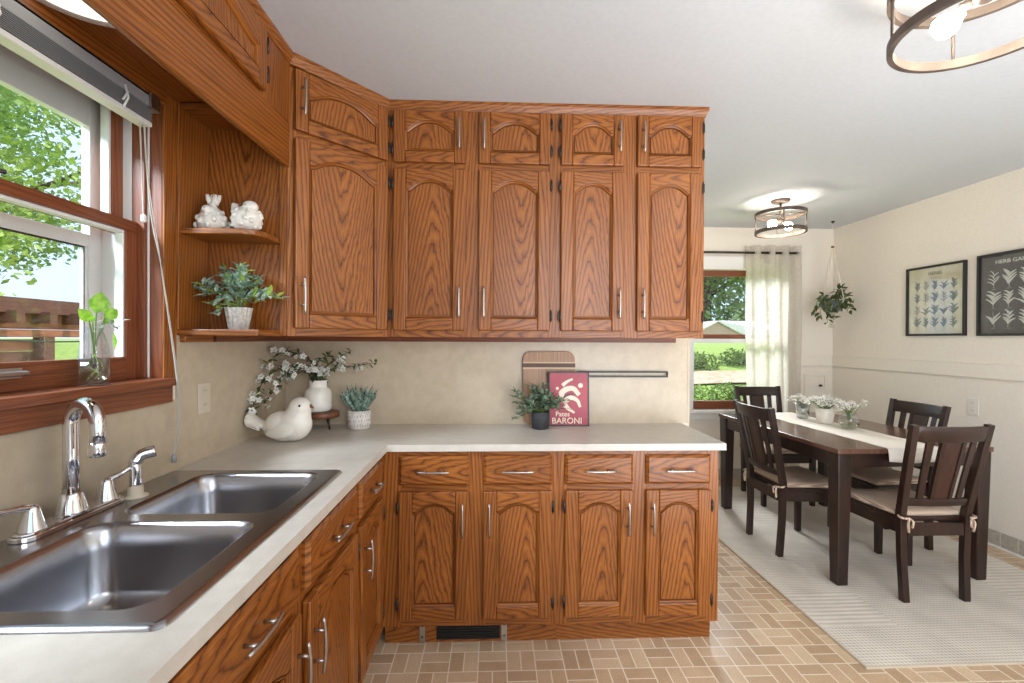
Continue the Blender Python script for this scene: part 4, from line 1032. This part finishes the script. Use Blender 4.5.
    loft(b, rows, cap1=True); pad = b.build('seat_cushion', t)
    for s in (-1, 1):
        b = MB('cushion'); b.tube(bez([(s*.165, -.160, .452), (s*.190, -.185, .450), (s*.205, -.205, .448), (s*.19, -.225, .446), (s*.165, -.222, .445)], 4), .006, 6)
        b.tube(bez([(s*.168, -.224, .447), (s*.178, -.232, .42), (s*.174, -.228, .375)], 4), [.006]*4+[.007]*5, 6); b.tube(bez([(s*.168, -.224, .447), (s*.156, -.236, .43), (s*.160, -.234, .40)], 4), .006, 6); b.build('tie', pad)
    return t
make_chair((2.320, 2.545, RZ), R(0), 'dark chair at the near end of the table, its back to the camera')
make_chair((2.004, 3.038, RZ), R(-90+1.5), 'dark chair on the left long side of the table, nearest the kitchen cabinets')
make_chair((2.425, 3.915, RZ), R(180), 'dark chair at the far end of the table by the window curtain')
make_chair((2.655, 3.095, RZ), R(90+1), 'dark chair on the right long side of the table, by the wall outlet')

# runner (hangs over the near end) and vases
t = thing('table_runner', 'white linen table runner along the dining table and over its near end', 'runner', (TX, TY, TZ), TR)
b = MB('linen'); path = [(HL-.02-.06*k, .0025) for k in range(0, 21)]+[(-HL+.004, .003), (-HL-.005, -.002), (-HL-.008, -.03), (-HL-.010, -.050), (-HL-.011, -.068)]
rows = []
for y, z in path:
    row = []
    for i in range(13):
        x = -.178+.33*i/12; e = .0
        if i in (0, 12): e = .006*math.sin(y*24)
        zz = z-(.012*math.cos((i-6)*.24) if z < -.06 else 0)
        row.append((x+e, y+(.004*math.sin(x*40) if z < -.01 else 0), zz+(.0006*math.sin(x*60+y*20) if z > 0 else 0)))
    rows.append(b.pts(row))
for a, c in zip(rows, rows[1:]):
    for i in range(12): b.face((a+i, a+i+1, c+i+1, c+i), None, 0, True)
o = b.build('cloth', t); md = o.modifiers.new('thick', 'SOLIDIFY'); md.thickness = .002; md.offset = 1
def gyp(mb, n, r, z0, h, c=(0, 0)):
    for k in range(n):
        a = rnd(0, 6.28); q = r*math.sqrt(rnd(.02, 1)); e = Vector((c[0]+math.cos(a)*q, c[1]+math.sin(a)*q, z0+h*(1-.5*(q/r)**2)*rnd(.55, 1)))
        mb.tube(bez([(c[0]*.3+rnd(-.01, .01), c[1]*.3+rnd(-.01, .01), z0-.03), (c[0]*.6+(e.x-c[0])*.5, c[1]*.6+(e.y-c[1])*.5, z0+h*.35), e], 4), .0009, 4, mat=1)
        for _ in range(4):
            p = e+Vector((rnd(-.014, .014), rnd(-.014, .014), rnd(-.012, .010)))
            for f_ in range(3): mb.leaf(p, sphere_dir(-.3), rnd(.008, .012), rnd(.008, .011), .2, 0)
        if random.random() < .5: mb.leaf(e-Vector((0, 0, .02)), sphere_dir(-.2), .02, .006, .2, 2)
VZ = TZ+.0045
t = thing('glass_vase', 'textured clear glass tumbler of white gypsophila, farthest of the table vases', 'vase', (2.365, 3.47, VZ))
b = MB('frost'); b.lathe([(.034, 0), (.038, .004), (.044, .05), (.052, .115), (.049, .115), (.041, .05), (.034, .01), (.001, .009)], (0, 0, 0), 40, ripple=lambda u, z: .025*math.cos(2*math.pi*12*u)*math.cos(z*180)); b.build('tumbler', t)
b = MB(['petal', 'greenstem', 'leaf_dusty']); gyp(b, 44, .10, .105, .075); b.build('flowers', t)
t = thing('white_flower_pot', 'plain white pot of gypsophila in the middle of the table runner', 'plant', (2.395, 3.27, VZ))
b = MB('ceramic'); b.lathe([(.048, 0), (.050, .002), (.064, .108), (.060, .108), (.056, .09), (.001, .088)], (0, 0, 0), 36); b.build('pot', t)
b = MB(['petal', 'greenstem', 'leaf_dusty']); gyp(b, 100, .135, .10, .10); b.build('flowers', t)
t = thing('bowl_vase', 'round clear glass fishbowl vase with a gypsophila sprig, nearest on the runner', 'vase', (2.405, 3.055, VZ))
b = MB('glass'); b.lathe([(.030, 0), (.040, .004), (.056, .025), (.062, .05), (.056, .078), (.042, .098), (.040, .106), (.043, .112)], (0, 0, 0), 36); b.build('bowl', t)
b = MB('water'); b.lathe([(.036, .004), (.054, .026), (.058, .038), (.001, .0385)], (0, 0, 0), 30); b.build('water', t)
b = MB(['petal', 'greenstem', 'leaf_dusty']); gyp(b, 32, .075, .10, .085, (.0, .0)); gyp(b, 5, .03, .11, .09, (.10, .0))
for k in range(6): b.tube([(rnd(-.012, .012), rnd(-.012, .012), .008), (rnd(-.01, .01), rnd(-.01, .01), .115)], .0012, 5, mat=1)
b.build('flowers', t)

# ------------------------------------------------------------------ pictures on the right wall
def picture(name, label, y0, y1, z0_, z1_, paper, ink, title, ncol=5, nrow=4, s_=.044):
    t = thing(name, label, 'picture', (XW, (y0+y1)/2, (z0_+z1_)/2), R(-90)); hw, hh = (y1-y0)/2, (z1_-z0_)/2; f_ = .016
    # local x: from far (negative) to near (positive); local y into the wall
    b = MB('black')
    for q in (((-hw, -.022, -hh), (hw, 0, -hh+f_)), ((-hw, -.022, hh-f_), (hw, 0, hh)), ((-hw, -.022, -hh+f_), (-hw+f_, 0, hh-f_)), ((hw-f_, -.022, -hh+f_), (hw, 0, hh-f_))): b.box(*q)
    b.build('frame', t, .001)
    b = MB(paper); b.box((-hw+f_, -.008, -hh+f_), (hw-f_, -.001, hh-f_)); p = b.build('print', t)
    b = MB(ink)
    for r_ in range(nrow):
        for c_ in range(ncol):
            cx = -hw+.055+(2*hw-.11)*(c_+.5)/ncol; cz = -hh+.05+(2*hh-.16)*(r_+.5)/nrow; kind = random.randint(0, 3)
            stroke(b, [(cx+rnd(-.006, .006), cz-s_), (cx, cz), (cx+rnd(-.008, .008), cz+s_*.8)], .003, .0015, -.0084)
            for k in range(7 if kind else 4):
                a = R(35+rnd(-12, 20)); sd = 1 if k % 2 else -1; z = cz-s_*.6+s_*1.4*k/7; L_ = s_*(1.1 if kind < 2 else .8)*(1-.3*k/7)
                ex, ez = cx+sd*L_*math.cos(a), z+L_*math.sin(a); stroke(b, [(cx, z), ((cx+ex)/2+.002, (z+ez)/2+.003), (ex, ez)], .016 if kind != 3 else .008, .004, -.0084)
            b.box((cx-.014, -.0086, cz-s_-.008), (cx+.014, -.0083, cz-s_-.0065))
    b.build('botanical_drawings', p)
    text(title, .034, (0, -.0085, hh-.072), p, ink, align='CENTER', rot=(R(90), 0, 0), sx=1.15)
    b = MB('pane'); b.box((-hw+f_, -.0125, -hh+f_), (hw-f_, -.011, hh-f_)); b.build('glazing', t)
picture('framed_print', 'pale cream botanical chart in a thin black frame on the right wall', 3.185, 3.660, 1.415, 1.956, 'paper', 'ink', 'HERBS')
picture('framed_print', 'dark chalkboard-style botanical chart in a black frame, cut by the photo edge', 2.625, 3.105, 1.412, 1.966, 'chalk', 'inkwhite', 'HERB GARDEN', 4, 3, .058)

# ------------------------------------------------------------------ hanging plant
hx, hy = 3.137, 4.20
t = thing('hanging_plant', 'trailing plant in a grey bowl in a white macrame hanger by the corner', 'plant', (hx, hy, 1.66))
b = MB('bronze'); b.lathe([(.014, .81), (.012, .824)], (0, 0, 0), 10); b.tube([(0, 0, .80), (0, 0, .815)], .003, 6); b.build('ceiling_hook', t)
b = MB('macrame'); b.tube([(0, 0, .805), (0, 0, .59)], .0022, 6)
for k in range(4):
    a = R(20+90*k); c, s = math.cos(a), math.sin(a)
    b.tube(bez([(0, 0, .585), (c*.04, s*.04, .40), (c*.098, s*.098, .125), (c*.10, s*.10, .08), (c*.05, s*.05, -.035), (0, 0, -.045)], 6), .0045, 6)
b.tube([(0, 0, -.03), (0, 0, -.055)], .012, 8)
for k in range(9): b.tube([(rnd(-.012, .012), rnd(-.012, .012), -.05), (rnd(-.025, .025), rnd(-.025, .025), -.165)], .004, 5)
b.build('macrame_hanger', t)
b = MB('walnut'); b.ellipsoid((0, 0, .585), (.014, .014, .012), 12, 8); b.build('bead', t)
b = MB(['greypot', 'soil']); b.lathe([(.050, -.025), (.066, -.015), (.088, .03), (.098, .085), (.094, .085), (.085, .05)], (0, 0, 0), 32); b.lathe([(.09, .07), (.001, .075)], (0, 0, 0), 20, mat=1); b.build('bowl', t)
b = MB(['leaf_dark', 'greenstem', 'leaf_dusty'])
vines = [((-.14, -.03, .11), (-.17, -.04, .02), (-.15, -.05, -.10)), ((-.12, -.06, .12), (-.135, -.08, .02), (-.12, -.09, -.12)), ((-.05, -.09, .13), (-.03, -.12, .06), (-.02, -.125, .0)), ((.10, -.06, .13), (.15, -.06, .08), (.15, -.07, .0)), ((.05, -.09, .14), (.07, -.11, .08), (.06, -.115, .03)), ((-.08, .05, .14), (-.13, .06, .08), (-.14, .05, -.02)), ((.09, .04, .14), (.15, .03, .15), (.18, .02, .12)), ((0, -.05, .16), (.03, -.07, .19), (.06, -.06, .17)), ((-.1, -.08, .09), (-.1, -.11, .0), (-.07, -.11, -.10))]
for v in vines:
    v = [(q[0]*.84, q[1]*.9, q[2]) for q in v]; p = bez([(0, 0, .075)]+list(v), 5); b.tube(p, .002, 5, mat=1)
    for q in range(4, len(p)):
        for _ in range(1):
            d = sphere_dir(-.7); d.z -= .3; b.leaf(p[q]+d*.006, d, rnd(.045, .066), rnd(.032, .046), .35, 2 if random.random() < .18 else 0)
b.build('foliage', t)

# ------------------------------------------------------------------ ceiling lights
def ceiling_light(x, y, label, rot, rad=.2035):
    t = thing('ceiling_light', label, 'lamp', (x, y, ZT), rot, None)
    b = MB('lampmetal'); b.lathe([(.068, 0), (.068, -.010), (.060, -.020), (.012, -.024)], (0, 0, 0), 32); b.build('canopy', t)
    b = MB('lampmetal'); b.tube([(0, 0, -.02), (0, 0, -.185)], .008, 10); b.build('stem', t)
    b = MB('lampmetal'); b.lathe([(.022, -.150), (.026, -.156), (.026, -.176), (.014, -.186)], (0, 0, 0), 20)
    for k in range(2): a = math.pi*k; b.tube([(0, 0, -.166), (.055*math.cos(a), .055*math.sin(a), -.166)], .011, 12)
    for k in range(4): a = math.pi/4+math.pi/2*k; b.tube([(0, 0, -.110), (rad*math.cos(a), rad*math.sin(a), -.110)], .0045, 8)
    b.build('socket_arm', t)
    for z in (-.122, -.262):
        b = MB('lampmetal'); r0, r1 = rad-.0075, rad+.0075; b.lathe([(r0, z), (r1, z), (r1, z+.026), (r0, z+.026), (r0, z)], (0, 0, 0), 64, cap=False, smooth=False); b.build('ring', t)
    for k in range(4):
        a = math.pi/4+math.pi/2*k; b = MB('lampmetal'); b.tube([(rad*math.cos(a), rad*math.sin(a), -.10), (rad*math.cos(a), rad*math.sin(a), -.258)], .0045, 8); b.build('rod', t)
    for k in range(2):
        a = math.pi*k; d = Vector((math.cos(a), math.sin(a), 0)); b = MB('bulb'); prof = [(.013, .055), (.015, .064), (.027, .078), (.033, .094), (.031, .112), (.020, .126), (.001, .130)]
        b.X = Matrix.Translation((0, 0, -.160)) @ Matrix.Rotation(a, 4, 'Z') @ Matrix.Rotation(R(112), 4, 'Y'); b.lathe(prof, (0, 0, 0), 20); b.build('bulb', t)
    return t
ceiling_light(2.262, 3.60, 'round two-ring metal ceiling light with lit bulb above the dining table', R(200), .176)
ceiling_light(1.33, 1.215, 'round two-ring metal ceiling light nearest the camera, cut by the top edge', R(108))

# ------------------------------------------------------------------ outdoors
M['grass'] = mottled('lawn', srgb(128, 152, 66), srgb(160, 184, 92), 9, .9)
M['scrub'] = leafm('scrub_leaf', srgb(84, 112, 52), srgb(142, 162, 84), .7)
M['tree1'] = leafm('tree_leaf', srgb(100, 136, 74), srgb(166, 190, 112), .6)
M['tree2'] = leafm('tree_leaf_light', srgb(128, 160, 70), srgb(186, 204, 112), .6)
M['bark'] = mottled('bark', srgb(70, 56, 44), srgb(104, 86, 68), 20, .9)
M['gravel'] = mottled('dirt_path', srgb(176, 150, 124), srgb(204, 182, 156), 6, .9)
M['sidingpink'] = mottled('pink_brick', srgb(196, 158, 142), srgb(210, 174, 158), 14, .8)
M['roofpale'] = mottled('pale_roof', srgb(232, 220, 214), srgb(240, 230, 225), 8, .8)
M['timber'] = wood('stained_timber', srgb(132, 80, 60), srgb(160, 102, 76), .8, (6, 6, 40))
M['timberdark'] = wood('dark_timber', srgb(80, 50, 40), srgb(104, 66, 52), .8, (6, 6, 40))
def ghill(x, y):
    """ground height outside, rising behind the house"""
    P = ((0, -.2), (7, -.1), (8.5, .05), (13, .55), (17, 1.1), (24, 1.22), (80, 1.5))
    for (a, za), (c, zc) in zip(P, P[1:]):
        if a <= y <= c: return za+(zc-za)*(y-a)/(c-a)
    return 1.5
b = MB('grass'); nx, ny = 30, 40; rows = []
for j in range(ny+1):
    y = 4.8+75*(j/ny)**1.6; rows.append(b.pts([(-30+90*i/nx, y, ghill(0, y)+.04*math.sin(i*1.7+j)) for i in range(nx+1)]))
for a, c in zip(rows, rows[1:]):
    for i in range(nx): b.face((a+i, a+i+1, c+i+1, c+i), None, 0, True)
o = b.build('lawn_ground'); o['kind'] = 'structure'
b = MB('grass'); b.box((-40, -20, -.6), (-1.5, 40, -.45)); o = b.build('side_lawn_ground'); o['kind'] = 'structure'
b = MB('gravel'); P_ = []; 
for k in range(21):
    u = k/20; x = 2.2+10*u; y = 10.6+1.6*u+.5*math.sin(u*5); P_.append((x, y))
i = b.pts([(x, y-.8, ghill(x, y-.8)+.05) for x, y in P_]+[(x, y+.7, ghill(x, y+.7)+.06) for x, y in P_])
for k in range(20): b.face((i+k, i+k+1, i+22+k, i+21+k))
o = b.build('dirt_path'); o['kind'] = 'structure'
def crown(mb, c, r, n, L_, mat=0):
    for k in range(n):
        d = sphere_dir(-.9); q = rnd(.55, 1)**.6; p = Vector(c)+Vector((d.x*r[0]*q, d.y*r[1]*q, d.z*r[2]*q))
        mb.leaf4(p, sphere_dir(-.8), L_*rnd(.7, 1.3), L_*rnd(.5, .8), mat)
def tree(label, x, y, gz, h, r, n, L_, mt, group=None, blobs=7, lo=.42):
    t = thing('tree', label, 'tree', (x, y, gz), 0, group)
    b = MB('bark'); b.tube([(0, 0, 0), (.05, 0, h*.3), (.0, .1, h*.55), (.1, 0, h*.8)], [r*.07, r*.055, r*.04, r*.015], 10)
    for k in range(5): a = 1.3*k; b.tube([(0, 0, h*(.35+.06*k)), (math.cos(a)*r*.4, math.sin(a)*r*.4, h*(.5+.07*k)), (math.cos(a)*r*.75, math.sin(a)*r*.75, h*(.56+.08*k))], [r*.03, r*.02, r*.006], 7)
    b.build('trunk', t)
    b = MB(mt)
    for k in range(blobs):
        a = rnd(0, 6.28); q = rnd(.1, .72)*r; crown(b, (math.cos(a)*q, math.sin(a)*q, h*rnd(lo, .86)), (r*rnd(.35, .55), r*rnd(.35, .55), h*rnd(.10, .2)), n//blobs, L_, random.randrange(len(mt)))
    b.build('crown', t); return t
tree('leafy tree close outside the sink window, left', -9.5, 5.0, -.45, 8.5, 4.6, 42000, .12, ['tree1', 'tree2'], blobs=34, lo=.26)
tree('tall tree farther behind the timber screen outside the sink window', -16, 14.2, -.45, 12, 5.2, 26000, .2, ['tree1', 'tree1', 'tree2'], blobs=26, lo=.40)
tree('broad green tree beyond the lawn behind the pale-roofed house', 25.5, 55, 1.3, 15, 9.5, 15000, .6, ['tree1', 'tree2'], blobs=28, lo=.12)
tree('pale green tree at the right behind the pale-roofed house', 45, 60, 1.3, 14, 8, 9000, .6, ['tree2', 'tree2'], blobs=18, lo=.12)
tree('overhanging tree in the yard outside the dining window', 5.9, 17.5, 1.1, 6.8, 3.6, 14000, .16, ['tree1', 'tree2'], blobs=14)
def shrub(label, x, y, gz, r, n, mt, group):
    t = thing('shrub', label, 'shrub', (x, y, gz), 0, group); b = MB(mt)
    for k in range(4): a = 1.57*k; crown(b, (math.cos(a)*r*.5, math.sin(a)*r*.5, r*.42), (r*.6, r*.6, r*.45), n//4, r*.16)
    b.build('foliage', t)
    b = MB('bark')
    for k in range(5): a = 1.25*k; b.tube([(0, 0, 0), (math.cos(a)*r*.4, math.sin(a)*r*.4, r*.5)], .012, 6)
    b.build('stem', t)
sg = 'shrubs outside the dining window'
for x, y, r in ((3.75, 8.9, .46), (4.75, 9.0, .46), (2.7, 8.7, .44)): shrub('low green shrub just outside the dining window, before the dirt path', x, y, ghill(x, y), r, 900, ['scrub'], 'low shrubs before the dirt path')
for x, y, r in ((5.9, 13.2, .6), (7.4, 13.7, .62), (9.0, 14.2, .62), (4.4, 12.9, .6), (10.6, 14.8, .65)): shrub('green scrub on the far side of the dirt path below the lawn', x, y, ghill(x, y)-.1, r, 900, ['scrub'], 'scrub beyond the dirt path')
# neighbour house
t = thing('neighbour_house', 'pinkish gabled house with a pale roof beyond the lawn', 'house', (21.5, 42, 1.25))
b = MB('sidingpink'); b.box((-3.6, 0, 0), (6.5, 6, .55)); b.prism([(-3.6, .55), (-2.6+1.6, 1.75), (1.6, .55)], .02, .25, 'xz'); b.build('wall', t)
b = MB('roofpale')
i = b.pts([(-3.8, -.2, .45), (-1.0, -.2, 1.9), (-1.0, 6, 1.9), (-3.8, 6, .45), (1.8, -.2, .45), (7, 0, .5), (7, 3, 1.9)])
b.face((i, i+1, i+2, i+3)); b.face((i+1, i+4, i+5, i+6)); b.face((i+1, i+6, i+2)); o = b.build('roof', t); md = o.modifiers.new('thick', 'SOLIDIFY'); md.thickness = .12
b = MB('white'); b.box((-3.0, -.04, .08), (-2.2, 0, .5)); b.box((-.6, -.04, .08), (.4, 0, .5)); b.build('window', t)
# timber screen and pergola outside the sink window
t = thing('timber_pergola', 'brown timber pergola screen outside the sink window', 'pergola', (-5.0, 5.2, -.45))
PX, PY, PZ = -5.0, 5.2, -.45
def pg(b, a, c, g='y'): b.box((a[0]-PX, a[1]-PY, a[2]-PZ), (c[0]-PX, c[1]-PY, c[2]-PZ), g)
b = MB('timberdark'); pg(b, (-5.10, 3.0, 1.63), (-5.0, 7.2, 1.79)); b.build('beam', t)
b = MB('timber'); pg(b, (-5.16, 3.0, 1.46), (-5.10, 7.2, 1.63)); pg(b, (-5.16, 3.0, 1.37), (-5.08, 7.2, 1.455)); b.build('fascia', t)
for k in range(11):
    y = 3.15+.36*k; b = MB('timberdark'); pg(b, (-5.75, y, 1.52), (-4.9, y+.09, 1.65), 'x'); b.build('rafter', t)
for y in (3.1, 5.40):
    b = MB('timberdark'); pg(b, (-5.17, y, -.45), (-5.05, y+.13, 1.38), 'z'); b.build('post', t)
for k in range(13):
    b = MB('timberdark' if k % 3 else 'timber'); z = -.40+.135*k; pg(b, (-5.20, 3.0, z), (-5.17, 5.52, z+.128)); b.build('screen_board', t)
o = thing('overhead_cable', 'thin black cable hanging across the yard outside the sink window', 'cable', (-3.2, 3.4, 1.4))
b = MB('black'); b.tube(bez([(-.2, -1.6, .1), (0, -.2, -.05), (.2, .6, .0), (.5, 1.6, .35)], 10), .006, 6); b.build('cable_run', o)
